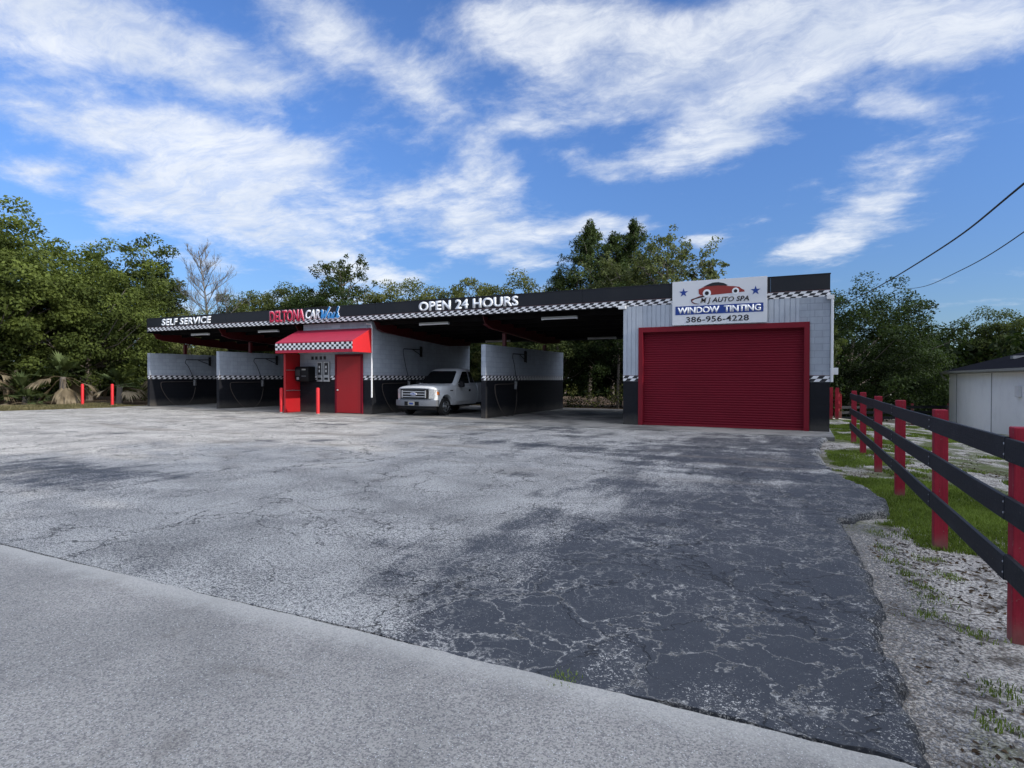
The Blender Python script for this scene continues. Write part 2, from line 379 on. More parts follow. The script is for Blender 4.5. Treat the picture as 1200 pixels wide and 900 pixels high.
# concrete -------------------------------------------------------
m, t, b, out = new_mat('exposed aggregate concrete'); M['concrete'] = m
co = objco(t)
n1 = t.noise(co, 0.7, 5, 0.65, 0.3); n2 = t.noise(co, 5, 4, 0.7); g1 = t.noise(co, 95, 2, 0.6); g2 = t.voro(co, 75)
g4 = t.noise(co, 38, 3, 0.7)
c = t.mix(t.ss(n1, 0.35, 0.68), (0.425, 0.392, 0.348, 1), (0.285, 0.266, 0.238, 1))
c = t.mix(t.math('MULTIPLY', t.ss(n2, 0.45, 0.7), 0.3), c, (0.40, 0.375, 0.33, 1))
c = t.mix(t.math('MULTIPLY', t.ss(g1, 0.46, 0.62), 0.65), c, (0.09, 0.09, 0.094, 1))
c = t.mix(t.math('MULTIPLY', t.ss(g4, 0.52, 0.66), 0.45), c, (0.12, 0.12, 0.124, 1))
chip = t.math('MULTIPLY', t.math('SUBTRACT', 1.0, t.ss(g2, 0.15, 0.27)), t.ss(t.noise(co, 33, 2), 0.46, 0.54))
c = t.mix(chip, c, (0.66, 0.65, 0.62, 1))
c = t.mix(t.math('MULTIPLY', t.ss(t.noise(co, 1.3, 5, 0.7, 0.4), 0.56, 0.72), 0.4), c, (0.13, 0.112, 0.092, 1))
sy_ = t.sep(co)[1]
c = t.mix(t.math('MULTIPLY', t.ss(t.math('ADD', sy_, t.math('MULTIPLY', n2, 0.25)), -17.12, -16.86), 0.45), c, (0.60, 0.57, 0.51, 1))
t.put(b.inputs['Base Color'], c); b.inputs['Roughness'].default_value = 0.85
t.put(b.inputs['Normal'], t.bump(t.math('ADD', g1, t.math('MULTIPLY', n2, 0.5)), 0.6, 0.008))

m, t, b, out = new_mat('wash bay concrete'); M['pad'] = m
co = objco(t)
n1 = t.noise(co, 0.45, 6, 0.65, 0.4); n2 = t.noise(co, 5, 4, 0.7); g1 = t.noise(co, 70, 2, 0.6)
c = t.mix(t.ss(n1, 0.40, 0.62), (0.32, 0.30, 0.27, 1), (0.12, 0.115, 0.105, 1))
c = t.mix(t.math('MULTIPLY', t.ss(g1, 0.5, 0.7), 0.4), c, (0.16, 0.16, 0.16, 1))
t.put(b.inputs['Base Color'], c)
t.put(b.inputs['Roughness'], t.math('ADD', 0.55, t.math('MULTIPLY', n2, 0.3)))
t.put(b.inputs['Normal'], t.bump(t.math('ADD', g1, n2), 0.4, 0.006))

# soil -----------------------------------------------------------
m, t, b, out = new_mat('sandy soil and turf'); M['soil'] = m
co = objco(t); s = t.sep(co)
n1 = t.noise(co, 0.55, 6, 0.65, 0.5); n2 = t.noise(co, 3.5, 5, 0.7); g1 = t.noise(co, 45, 3, 0.7); g2 = t.noise(co, 130, 2, 0.6)
sand = t.mix(t.ss(g1, 0.40, 0.62), (0.28, 0.25, 0.215, 1), (0.80, 0.74, 0.66, 1))
sand = t.mix(t.math('MULTIPLY', t.ss(n2, 0.50, 0.64), 0.85), sand, (0.070, 0.055, 0.042, 1))
turf = t.mix(g1, (0.07, 0.09, 0.03, 1), (0.20, 0.22, 0.09, 1))
turf = t.mix(t.math('MULTIPLY', t.ss(n2, 0.45, 0.7), 0.6), turf, (0.16, 0.14, 0.10, 1))
litter = t.mix(t.ss(g1, 0.35, 0.7), (0.035, 0.024, 0.016, 1), (0.17, 0.12, 0.08, 1))
right = t.ss(s[0], -1.0, 0.0)
gm = t.ss(t.math('ADD', n1, t.math('ADD', t.math('MULTIPLY', t.ss(s[1], -13.5, -10.5), 0.09), t.math('MULTIPLY', t.ss(s[0], 0.5, 2.5), 0.0))), 0.54, 0.66)
rc = t.mix(gm, sand, turf)
c = t.mix(right, litter, rc)
t.put(b.inputs['Base Color'], c); b.inputs['Roughness'].default_value = 0.95; b.inputs['Specular IOR Level'].default_value = 0.15
t.put(b.inputs['Normal'], t.bump(t.math('ADD', t.math('ADD', g1, n2), t.math('MULTIPLY', g2, 0.4)), 0.9, 0.03))

# leaves, bark ----------------------------------------------------
def leaf_mat(name, dark, light, trans=0.35, rough=0.5):
    m, t, b, out = new_mat(name)
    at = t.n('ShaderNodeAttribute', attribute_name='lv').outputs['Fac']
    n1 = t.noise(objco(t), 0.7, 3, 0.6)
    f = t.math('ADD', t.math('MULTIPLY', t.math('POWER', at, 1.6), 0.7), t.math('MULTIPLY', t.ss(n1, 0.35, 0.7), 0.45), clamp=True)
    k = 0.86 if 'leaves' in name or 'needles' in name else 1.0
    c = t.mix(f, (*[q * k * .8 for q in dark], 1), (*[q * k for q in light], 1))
    t.put(b.inputs['Base Color'], c); b.inputs['Roughness'].default_value = 0.65; b.inputs['Specular IOR Level'].default_value = 0.10
    tr = t.n('ShaderNodeBsdfTranslucent'); t.put(tr.inputs[0], t.mix(1.0, c, (1.3, 1.35, 0.65, 1), 'MULTIPLY'))
    mx = t.n('ShaderNodeMixShader'); mx.inputs[0].default_value = trans
    t.nt.links.new(b.outputs[0], mx.inputs[1]); t.nt.links.new(tr.outputs[0], mx.inputs[2]); t.nt.links.new(mx.outputs[0], out.inputs[0])
    return m
M['leaf_bright'] = leaf_mat('bright broad leaves', (0.026, 0.042, 0.012), (0.145, 0.180, 0.042))
M['leaf_mid'] = leaf_mat('mid green leaves', (0.020, 0.032, 0.012), (0.090, 0.115, 0.036))
M['leaf_dark'] = leaf_mat('dark green leaves', (0.008, 0.016, 0.006), (0.042, 0.066, 0.020))
M['leaf_olive'] = leaf_mat('olive leaves', (0.040, 0.052, 0.018), (0.155, 0.170, 0.055))
M['leaf_pale'] = leaf_mat('pale willow leaves', (0.060, 0.080, 0.028), (0.20, 0.225, 0.095))
M['needle'] = leaf_mat('pine needles', (0.018, 0.034, 0.012), (0.085, 0.120, 0.036), 0.2)
M['frond'] = leaf_mat('palm frond green', (0.040, 0.060, 0.022), (0.125, 0.155, 0.060), 0.2)
M['frond_dead'] = leaf_mat('dead palm frond', (0.10, 0.075, 0.045), (0.33, 0.27, 0.18), 0.15)
M['grass'] = leaf_mat('grass blades', (0.08, 0.12, 0.02), (0.26, 0.34, 0.07), 0.3)
M['straw'] = leaf_mat('dry grass blades', (0.07, 0.07, 0.03), (0.22, 0.19, 0.10), 0.2)
m, t, b, out = new_mat('bark'); M['bark'] = m
co = objco(t); n1 = t.noise(t.vmath('MULTIPLY', co, (9, 9, 1.6)), 1.0, 4, 0.7)
t.put(b.inputs['Base Color'], t.mix(n1, (0.045, 0.035, 0.028, 1), (0.20, 0.175, 0.15, 1))); b.inputs['Roughness'].default_value = 0.9
t.put(b.inputs['Normal'], t.bump(n1, 0.8, 0.03))
m, t, b, out = new_mat('dead grey wood'); M['deadwood'] = m
n1 = t.noise(objco(t), 3, 4, 0.7)
t.put(b.inputs['Base Color'], t.mix(n1, (0.07, 0.066, 0.062, 1), (0.21, 0.20, 0.19, 1))); b.inputs['Roughness'].default_value = 0.9
M['rail'] = wood_paint('black fence board paint', (0.014, 0.015, 0.019), (40, 2.5, 55), (0.12, 0.11, 0.10), False)
M['shingle'] = paint('dark roof shingles', (0.013, 0.014, 0.019), 0.95, 0.3, 8.0, bump=0.6, spec=0.0)
M['gravel'] = paint('crushed stone', (0.34, 0.33, 0.32), 0.9, 0.7, 25.0, dirtcol=(0.06, 0.055, 0.05))
M['stucco'] = paint('white stucco wall', (0.88, 0.90, 0.92), 0.8, 0.25, 1.2, bump=0.8, dirtcol=(0.62, 0.63, 0.65))
M['cable'] = paint('cable sheath', (0.02, 0.02, 0.022), 0.6, 0.1)

# ------------------------------------------------------------------ GROUND
def gh(x, y):
    """ground height outside the paving"""
    if x <= -0.6:
        z = -0.06
        if y < -0.2 and x > -34: z = -0.06
        if x < -34.2: z = -0.06 + min(1.0, (-34.2 - x) / 3.0) * 0.10
        if y > 9: z = -0.05 - (y - 9) * 0.01
        return z + 0.015 * sin(x * 1.3) * cos(y * 1.7)
    k = min(1.0, max(0.0, (x + 0.6) / 1.1)); k = k * k * (3 - 2 * k)
    z = -0.06 - 0.05 * k - 0.08 * max(0, x - 0.9)
    if y > 9: z -= 0.055 * (y - 9) * k
    if y > -17 and y < -12: z += 0.03 * sin((y + 17) * 1.2) * k * (1 if x < 1.2 else 0.3)
    return max(z, -2.2) + k * 0.012 * (sin(x * 3.1 + y * 1.9) + cos(y * 2.7 - x))

def axis_vals(a, lo, hi, b, fine, far):
    v = list(np.arange(lo, hi + 1e-6, fine)); st = fine; x = hi
    while x < b: st = min(st * 1.35, far); x += st; v.append(x)
    st = fine; x = lo
    while x > a: st = min(st * 1.35, far); x -= st; v.insert(0, x)
    return v
xs = axis_vals(-700, -2.0, 6.0, 700, 0.16, 60); ys = axis_vals(-500, -22, 4, 900, 0.16, 60)
V = [(x, y, gh(x, y)) for y in ys for x in xs]; nx = len(xs)
F = [(j * nx + i, j * nx + i + 1, (j + 1) * nx + i + 1, (j + 1) * nx + i) for j in range(len(ys) - 1) for i in range(nx - 1)]
g = finish('ground', quick_mesh(V, F, 4), M['soil'], smooth=180); tag(g, kind='structure')

# asphalt lot: rows in y, columns denser toward the broken right edge
EDGE = [(-16.93, -.30), (-16.5, -.34), (-15.7, -.36), (-14.6, -.26), (-13.6, -.28), (-12.6, -.36), (-12.2, -.34), (-11.8, -.08), (-11.4, .12), (-10.8, .22),
        (-10.0, .20), (-9.4, .02), (-8.9, -.15), (-7.5, -.36), (-5.4, -.44), (-3, -.30), (-1.75, -.12), (-0.9, -.10)]
def lerp(tab, y):
    if y <= tab[0][0]: return tab[0][1]
    for (a, u), (b_, v) in zip(tab, tab[1:]):
        if y <= b_: return u + (v - u) * (y - a) / (b_ - a)
    return tab[-1][1]
LEFT = [(-17, -40), (-8, -36.5), (-5.6, -34.4), (-2.5, -33.6), (-0.9, -33.2)]
rows = list(np.arange(-16.93, -0.9, 0.06)) + [-0.9]
u = [0, .004, .012, .02, .03, .042, .055, .07, .1, .15, .22, .3, .4, .55, .75, 1.0, 1.4, 2, 3, 4.5, 6.5, 9, 12, 16, 20, 24, 28, 32]
rnd = random.Random(3); V = []; F = []; jit = 0; EA = []
def und(x, y): return 0.006 * sin(x * 0.9 + 1.3) * cos(y * 1.1) + 0.004 * sin(x * 2.3 - y * 1.7)
for j, y in enumerate(rows):
    jit = jit * 0.6 + rnd.uniform(-.042, .042)
    xr = lerp(EDGE, y) + jit; xl = lerp(LEFT, y) + rnd.uniform(-.1, .1); W = xr - xl
    V.append((xr + 0.02, y, -0.10)); EA.append(0.0)
    for k, q in enumerate(u):
        q2 = q if q < 4 else 4 + (q - 4) * (W - 4) / 28.0
        x = xr - q2
        roll = 0.0
        if -16.3 < y < -2:
            e = max(0, 1 - abs(q2 - 0.13) / 0.13); roll = 0.020 * e * e * (3 - 2 * e) * (.6 + .4 * sin(y * 5)) + rnd.uniform(-.004, .004) * (q2 < .3)
        z = und(x, y) * min(1, q2 * 2) + roll - (0.03 * (1 - min(1, q2 / 0.03)))
        yy = y
        if j == 0: yy = y + 0.012 * sin(x * 9) + 0.01 * sin(x * 23 + 1) + rnd.uniform(-.004, .004)
        V.append((x, yy, z)); EA.append(min(q2, 2.0))
nc = len(u) + 1
for j in range(len(rows) - 1):
    for k in range(nc - 1): F.append((j * nc + k, (j + 1) * nc + k, (j + 1) * nc + k + 1, j * nc + k + 1))
me = quick_mesh(V, F, 4); me.attributes.new('edge', 'FLOAT', 'POINT').data.foreach_set('value', np.array(EA, np.float32)); bm = bmesh.new(); bm.from_mesh(me)
be = [e for e in bm.edges if e.is_boundary and all(v.co.y < -16.85 for v in e.verts)]
r = bmesh.ops.extrude_edge_only(bm, edges=be)
for v_ in r['geom']:
    if isinstance(v_, bmesh.types.BMVert): v_.co.z = -0.1
bmesh.ops.recalc_face_normals(bm, faces=bm.faces)
if sum(f.normal.z for f in bm.faces) < 0: bmesh.ops.reverse_faces(bm, faces=bm.faces[:])
bm.to_mesh(me); bm.free()
tag(finish('asphalt_lot', me, M['asphalt'], smooth=50), kind='structure')

# concrete driveway in the foreground, with a chipped rounded edge
rnd = random.Random(5); pts = []
x = -60.0
while x < -0.44:
    pts.append((x, -16.945 + 0.004 * sin(x * 3.1) + 0.004 * sin(x * 11) + rnd.uniform(-.004, .004))); x += 0.05 if x > -10 else 0.6
for a in range(0, 10): pts.append((-0.42 + 0.12 * sin(a * pi / 18), -17.07 + 0.125 * cos(a * pi / 18) + rnd.uniform(-.006, .006)))
y = -17.2
while y > -30: pts.append((-0.30 + 0.02 * sin(y * 2) + rnd.uniform(-.01, .01), y)); y -= 0.2
V = []; F = []; n = len(pts)
ctr = (-30, -40)
for (px_, py_) in pts: V.append((px_, py_, -0.10))
for (px_, py_) in pts: V.append((px_, py_, -0.004))
inn = []
for i, (px_, py_) in enumerate(pts):
    a = Vector(pts[max(i - 1, 0)]); b_ = Vector(pts[min(i + 1, n - 1)]); d = (b_ - a).normalized(); nn = Vector((d.y, -d.x)); inn.append((px_ + nn.x * 0.010, py_ + nn.y * 0.010))
for p in inn: V.append((p[0], p[1], 0.004))
V += [(-60, -30, 0.004)]
for i in range(n - 1):
    F.append((i, i + 1, n + i + 1, n + i)); F.append((n + i, n + i + 1, 2 * n + i + 1, 2 * n + i))
top = tuple(range(2 * n, 3 * n)) + (3 * n,)
me = bpy.data.meshes.new('drive'); me.from_pydata(V, [], F + [top]); me.update()
bm = bmesh.new(); bm.from_mesh(me); bmesh.ops.triangulate(bm, faces=[f for f in bm.faces if len(f.verts) > 4]); bmesh.ops.recalc_face_normals(bm, faces=bm.faces)
if sum(f.normal.z * f.calc_area() for f in bm.faces) < 0: bmesh.ops.reverse_faces(bm, faces=bm.faces[:])
bm.to_mesh(me); bm.free()
tag(finish('concrete_driveway', me, M['concrete']), kind='structure')

# wash-bay slab with irregular front edge
mb = MB(); pts = [(-33.4, 9.6), (-33.4, -0.55)]
x = -33.4
while x < -0.05:
    yy = -0.95 if x < -20 else -0.95 - 0.75 * min(1, (x + 20) / 12)
    pts.append((x, yy + rnd.uniform(-.03, .03))); x += 0.35
pts += [(0.06, -1.75), (0.06, 9.6)]
mb.prism(pts, -0.12, 0.022, 'z'); tag(mb.build('wash_bay_slab', M['pad'], bevel=0.01), kind='structure')

# distant pale driveway beyond the back fence
mb = MB(); mb.prism([(1.5, 33), (30, 36), (30, 40), (1.5, 37)], -1.75, -1.55, 'z'); tag(mb.build('far_road', M['pad']), kind='structure')

# ------------------------------------------------------------------ CANOPY
XL = -32.13; YB = 8.76; G = -6.24
WX = [(-32.75, -32.55), (-27.22, -27.02), (-12.0, -11.80)]      # freestanding divider walls
RX0, RX1 = -21.58, -17.37                                        # equipment room
Y0 = 0.377
def roofz(y, over=0.0): return 4.05 - 0.045 * y + over
can = thing('wash_canopy', 'long flat black-edged canopy roof over the car wash bays with chequered trim', 'canopy', (-16, 4, 0))
mb = MB(); mb.prism([(0.12, roofz(0.12, .02)), (YB, roofz(YB, .02)), (YB, roofz(YB, .14)), (0.12, roofz(0.12, .14))], XL + .02, G - 0.01, 'x'); mb.build('roof_deck', M['roof_under'], can)
mb = MB()
x = XL
while x < -0.01:       # fascia in sheet lengths with fine joints
    x2 = min(x + 3.05, -0.002)
    mb.box(x + .003, x2 - .003, 0.0, 0.10, 4.25, 4.71); x += 3.05
mb.box(XL - 0.02, 0.01, -0.012, 0.13, 4.71, 4.735)
fas = mb.build('fascia', M['fascia'], can, bevel=0.004)
mb = MB(); mb.box(XL, 0.0, 0.004, 0.10, 4.045, 4.248); mb.build('chequered_trim', M['chk_fascia'], can)
mb = MB(); mb.box(XL, 0.0, -0.004, 0.02, 4.240, 4.252); mb.build('red_pinstripe', M['beam_red'], can)
mb = MB(); mb.box(XL, G - .01, YB, YB + 0.08, roofz(YB, -.12), roofz(YB, .25)); mb.box(XL - .06, XL - .002, 0.0, YB + .08, 3.95, 4.72); mb.build('rear_fascia', M['fascia'], can)
for i in range(7):     # purlins under the deck
    y = 0.7 + i * 1.2
    mb = MB(); mb.box(XL + .05, G - .02, y, y + 0.06, roofz(y, -.14), roofz(y, .01)); mb.build('purlin', M['roof_under'], can)
for i, xc in enumerate([-32.2, -26.95, -21.75, -17.2, -11.9]):
    mb = MB()
    prof = [(0.30, roofz(.3, -.02)), (YB - .1, roofz(YB, -.0)), (YB - .3, roofz(YB, -.26)), (6.3, 3.27), (0.95, 3.60), (0.5, 3.72)]
    mb.prism(prof, xc - .012, xc + .012, 'x')
    mb.prism([(0.5, 3.70), (0.95, 3.58), (6.3, 3.25), (YB - .3, roofz(YB, -.28)), (YB - .3, roofz(YB, -.26)), (6.3, 3.27), (0.95, 3.60), (0.5, 3.72)], xc - .08, xc + .08, 'x')
    bmo = mb.build('beam', M['beam_red'], can)
    if i not in (2, 3):
        for y in (2.2, 6.5):
            mb = MB(); zt = 3.52 - 0.0617 * (y - 0.95); mb.box(xc - .07, xc + .07, y - .07, y + .07, 2.9, zt + .02); mb.build('post', M['beam_red'], can, bevel=0.004)

# fluorescent fixtures
def fixture(x0, x1, y, label):
    z = roofz(y, -.15)
    t_ = thing('ceiling_light', label, 'light fixture', ((x0 + x1) / 2, y, z - .12), 'strip lights under the canopy')
    mb = MB(); mb.box(x0, x1, y - .07, y + .07, z - .05, z - .0); mb.build('housing', M['tube'], t_, bevel=0.004)
    mb = MB(); mb.tube([(x0 + .04, y - .035, z - .075), (x1 - .04, y - .035, z - .075)], 0.02, 8); mb.tube([(x0 + .04, y + .035, z - .075), (x1 - .04, y + .035, z - .075)], 0.02, 8)
    mb.box(x0, x0 + .03, y - .06, y + .06, z - .11, z - .05); mb.box(x1 - .03, x1, y - .06, y + .06, z - .11, z - .05)
    mb.build('lamp_tube', M['white'], t_)
fixture(-29.3, -28.0, .55, 'strip light under the front edge of the leftmost wash bay')
fixture(-24.4, -23.1, .55, 'strip light under the canopy edge just left of the red awning')
fixture(-15.0, -13.6, .55, 'strip light under the canopy above the white pickup truck')
fixture(-9.5, -8.1, .55, 'strip light under the canopy edge left of the roll-up door')
fixture(-15.6, -14.2, 7.4, 'strip light at the back of the pickup truck bay')
fixture(-10.0, -8.6, 7.4, 'strip light at the back of the bay beside the garage')

# divider walls
def divider(x0, x1, label):
    w = thing('divider_wall', label, 'wall', ((x0 + x1) / 2, 4, 0.02), 'block divider walls between the bays')
    mb = MB(); mb.box(x0, x1, Y0, YB, 1.70, 2.91); mb.build('upper_wall', M['wall_grey'], w, bevel=0.006)
    mb = MB(); mb.box(x0, x1, Y0, YB, 0.0, 1.50); mb.build('lower_wall', M['wall_black'], w, bevel=0.006)
    mb = MB(); mb.box(x0 + .002, x1 - .002, Y0 + .002, YB - .002, 1.5, 1.7); mb.build('wall_band_core', M['wall_black'], w)
    mb = MB(); mb.box(x1 - .001, x1 + .004, Y0 + .0, YB - .05, 1.503, 1.687); mb.build('chequered_band', M['chk_wall_y'], w)
    mb = MB(); mb.box(x0 + .0, x1 + .004, Y0 - .004, Y0 + .001, 1.503, 1.687); mb.build('front_band', M['chk_wall_x'], w)
    mb = MB(); mb.box(x1 - .001, x1 + .006, Y0, YB - .05, 1.688, 1.70); mb.build('red_pinstripe', M['beam_red'], w)
    return w
divider(*WX[0], 'outermost low grey and black block wall at the left end of the canopy')
divider(*WX[1], 'grey and black block wall between the two left wash bays')
divider(*WX[2], 'grey and black block wall immediately right of the white pickup truck')

# hose boom + hose loop on the +X face of each wall
def boom(xf, lab, dz=0.0):
    t_ = thing('hose_boom', 'black wall-mounted hose boom ' + lab, 'hose boom', (xf, 4.0, 2.5), 'hose booms on the bay walls')
    mb = MB(); mb.box(xf, xf + .05, 3.93, 4.05, 2.62 + dz, 3.12 + dz); mb.build('bracket', M['black'], t_, bevel=.005)
    mb = MB(); mb.tube([(xf + .09, 3.98, 2.96 + dz), (xf + .22, 2.35, 2.93 + dz)], .022, 8); mb.tube([(xf + .09, 3.98, 2.66 + dz), (xf + .16, 3.1, 2.94 + dz)], .018, 8); mb.tube([(xf + .09, 3.98, 2.6 + dz), (xf + .09, 3.98, 3.1 + dz)], .025, 8)
    mb.build('arm', M['black'], t_)
    mb = MB(); mb.tube(poly_smooth([(xf + .22, 2.35, 2.93 + dz), (xf + .24, 2.28, 2.75 + dz), (xf + .2, 2.5, 2.2), (xf + .12, 2.85, 1.6), (xf + .08, 2.98, 1.42)]), .016, 6); mb.build('hose', M['hose'], t_)
    h_ = thing('wand_hose', 'looped spray wand hose ' + lab, 'hose', (xf, 2.0, 0.3), 'spray hoses looped on the bay walls')
    mb = MB(); mb.tube(poly_smooth([(xf + .06, 2.95, 1.36), (xf + .10, 2.0, 1.35), (xf + .10, 1.1, 1.34), (xf + .12, .92, 1.25), (xf + .12, 1.0, .9), (xf + .14, 1.3, .42), (xf + .2, 1.7, .06), (xf + .25, 2.3, .05), (xf + .16, 2.75, .35), (xf + .1, 2.98, .9), (xf + .08, 3.0, 1.25)]), .017, 6); mb.build('hose', M['hose_tan'], h_)
    mb = MB(); mb.box(xf, xf + .09, 2.94, 3.06, 1.12, 1.46); mb.build('wand_holder', M['galv'], h_, bevel=.01)
    mb = MB(); mb.tube([(xf + .13, 3.0, 1.5), (xf + .10, 3.0, 1.0)], .014, 6); mb.build('spray_wand', M['black'], h_)
boom(WX[0][1] + .006, 'on the outermost left block wall', -.32); boom(WX[1][1] + .006, 'on the wall between the two left bays', -.32)
boom(RX1 + .006, 'on the equipment room wall behind the pickup truck'); boom(WX[2][1] + .006, 'on the block wall right of the pickup truck', -.32)

# equipment room
rm = thing('equipment_room', 'grey and black block equipment room under the canopy beside the pickup truck', 'building', ((RX0 + RX1) / 2, 4, 0.02))
mb = MB(); mb.box(RX0, RX1, Y0, YB, 1.70, 3.62); mb.box(RX0 + .25, RX1, Y0, 2.4, 3.62, 4.03); mb.prism([(2.4, 3.62), (YB, 3.62), (YB, roofz(YB, .02)), (2.4, roofz(2.4, .02))], RX0 + .25, RX1 - .1, 'x'); mb.build('upper_wall', M['wall_grey'], rm, bevel=.006)
mb = MB(); mb.box(RX0, RX1, Y0, YB, 0, 1.5); mb.build('lower_wall', M['wall_black'], rm, bevel=.006)
mb = MB(); mb.box(RX0 + .002, RX1 - .002, Y0 + .002, YB - .002, 1.5, 1.7); mb.build('wall_band_core', M['wall_black'], rm)
mb = MB(); mb.box(RX0, RX1 + .004, Y0 - .004, Y0 + .001, 1.503, 1.687); mb.build('front_band', M['chk_wall_x'], rm)
mb = MB(); mb.box(RX1 - .001, RX1 + .004, Y0, YB, 1.503, 1.687); mb.build('chequered_band', M['chk_wall_y'], rm)
mb = MB(); mb.box(RX1 - .001, RX1 + .006, Y0, YB, 1.688, 1.70); mb.build('red_pinstripe', M['beam_red'], rm)
dr = MB(); dr.box(-19.30, -17.95, Y0 - .045, Y0 - .012, .05, 2.53); door = dr.build('door', M['red'], rm, bevel=.005)
mb = MB(); mb.box(-19.40, -19.30, Y0 - .06, Y0, .0, 2.62); mb.box(-17.95, -17.85, Y0 - .06, Y0, .0, 2.62); mb.box(-19.30, -17.95, Y0 - .06, Y0, 2.53, 2.62); mb.build('door_frame', M['door_red'], rm, bevel=.004)
mb = MB(); mb.lathe([(0.001, -.09), (.03, -.085), (.036, -.07), (.02, -.05), (.02, 0)], (-19.2, Y0 - .045, 1.05), 12, 'y'); mb.build('door_knob', M['chrome'], door, smooth=50)
mb = MB(); mb.tube([(RX1 + .03, Y0 - .05, .75), (RX1 + .03, Y0 - .05, 3.9)], .035, 8); mb.tube([(RX1 - .25, Y0 - .05, 3.92), (RX1 + .03, Y0 - .05, 3.9)], .03, 8); mb.build('downspout', M['white'], rm, smooth=60)
mb = MB(); mb.tube([(RX1 - .25, Y0 - .04, 3.15), (RX1 - .25, Y0 - .04, 4.0)], .018, 8); mb.build('conduit', M['wall_grey'], rm)
for i in range(4):
    x = -20.84 + i * .235 + (.03 if i > 1 else 0); mb = MB(); mb.box(x, x + .135, Y0 - .012, Y0 + .001, 2.41, 2.56); mb.build('number_plate', M['ink'], rm)
mb = MB(); mb.box(-19.95 + .3, -19.95 + .8, Y0 - .01, Y0 + .001, 3.80, 3.95); mb.build('vent_plate', M['metal_grey'], rm)

# red wing panel at the left end of the front
wp = thing('wing_panel', 'narrow red metal side panel standing under the left end of the awning', 'panel', (-21.55, 0, 0.02))
mb = MB(); mb.box(-21.60, -21.53, -0.47, Y0 - .01, 0.02, 2.66); mb.build('sheet', M['red'], wp, bevel=.004)
for z in (.06, 1.0, 1.92):
    mb = MB(); mb.box(-21.528, -21.50, -0.47, Y0 - .01, z, z + .03); mb.build('cross_bar', M['red'] if z < 1 else M['steel'], wp)
mb = MB(); mb.box(-21.62, -21.50, -0.52, -0.475, 0.02, 2.66); mb.build('edge_post', M['red'], wp, bevel=.004)

# awning
aw = thing('awning', 'red fabric awning with black and white chequered valance over the equipment room door', 'awning', (-19.4, -.3, 2.67))
AX0, AX1, AY = -21.70, -17.33, -0.90
prof = [(Y0 - .006, 2.68), (AY, 2.68), (AY, 3.13), (Y0 - .006, 3.75)]
mb = MB(); mb.add([(AX0, AY, 3.13), (AX1, AY, 3.13), (AX1, Y0 - .006, 3.75), (AX0, Y0 - .006, 3.75), (AX0, AY, 3.115), (AX1, AY, 3.115), (AX1, Y0 - .006, 3.735), (AX0, Y0 - .006, 3.735)],
                  [(0, 1, 2, 3), (7, 6, 5, 4), (0, 4, 5, 1), (2, 6, 7, 3)]); mb.build('top_fabric', M['awn_shaded'], aw)
for nm, x, m_ in (('side_panel', AX0, M['awn_shaded']), ('side_panel', AX1, M['awn_lit'])):
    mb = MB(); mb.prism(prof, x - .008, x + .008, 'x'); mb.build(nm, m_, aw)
mb = MB(); mb.box(AX0, AX1, AY - .012, AY, 3.085, 3.13); mb.box(AX0, AX1, AY - .012, AY, 2.68, 2.80); mb.build('valance', M['awn_shaded'], aw)
mb = MB(); mb.box(AX0, AX1, AY - .014, AY, 2.80, 3.085); mb.build('chequered_valance', M['chk_awn'], aw)
mb = MB(); mb.tube([(AX0, AY, 2.68), (AX1, AY, 2.68)], .014, 6); mb.tube([(AX1 + .008, AY, 2.68), (AX1 + .008, AY, 3.13), (AX1 + .008, Y0, 3.75)], .012, 6); mb.tube([(AX1 + .008, AY, 2.68), (AX1 + .008, Y0, 2.68)], .012, 6); mb.build('frame', M['awn_lit'], aw)

# payment machines
cm = thing('payment_box', 'black payment terminal box on the wall beside the red side panel', 'payment machine', (-21.0, .2, 1.4))
mb = MB(); mb.prism([(Y0 - .006, 1.42), (-.02, 1.42), (-.06, 1.6), (-.06, 2.02), (0.0, 2.10), (Y0 - .006, 2.10)], -21.42, -20.60, 'x'); mb.build('housing', M['black'], cm, bevel=.02)
mb = MB(); mb.box(-20.98, -20.76, -.075, -.058, 1.93, 1.99); mb.build('display', M['tube'], cm)
mb = MB(); mb.box(-21.30, -21.17, -.07, -.045, 1.50, 1.62); mb.build('card_slot', M['galv'], cm)
mb = MB(); mb.box(-21.0, -20.74, -.072, -.058, 1.66, 1.675); mb.build('seam', M['galv'], cm)
mb = MB(); mb.box(-21.36, -21.10, -.078, -.058, 1.68, 1.96); mb.build('keypad_panel', M['hose'], cm, bevel=.006)
for x, s_ in ((-20.46, 'left'), (-20.06, 'right')):
    k = thing('change_machine', f'{s_} one of the two narrow stainless change machines beside the red door', 'change machine', (x + .17, Y0 - .06, 1.42), 'twin stainless change machines')
    mb = MB(); mb.box(x, x + .34, Y0 - .07, Y0 - .006, 1.42, 2.32); mb.build('face_plate', M['steel'], k, bevel=.006)
    mb = MB(); mb.box(x + .07, x + .27, Y0 - .082, Y0 - .071, 1.72, 2.26); mb.build('instruction_panel', M['ink'], k)
    for z_ in (2.02, 1.84):
        mb = MB(); mb.box(x + .14, x + .20, Y0 - .088, Y0 - .083, z_, z_ + .11); mb.build('coin_slot', M['white'], k)
    mb = MB(); mb.box(x + .07, x + .27, Y0 - .085, Y0 - .071, 1.50, 1.60); mb.build('change_tray', M['black'], k)

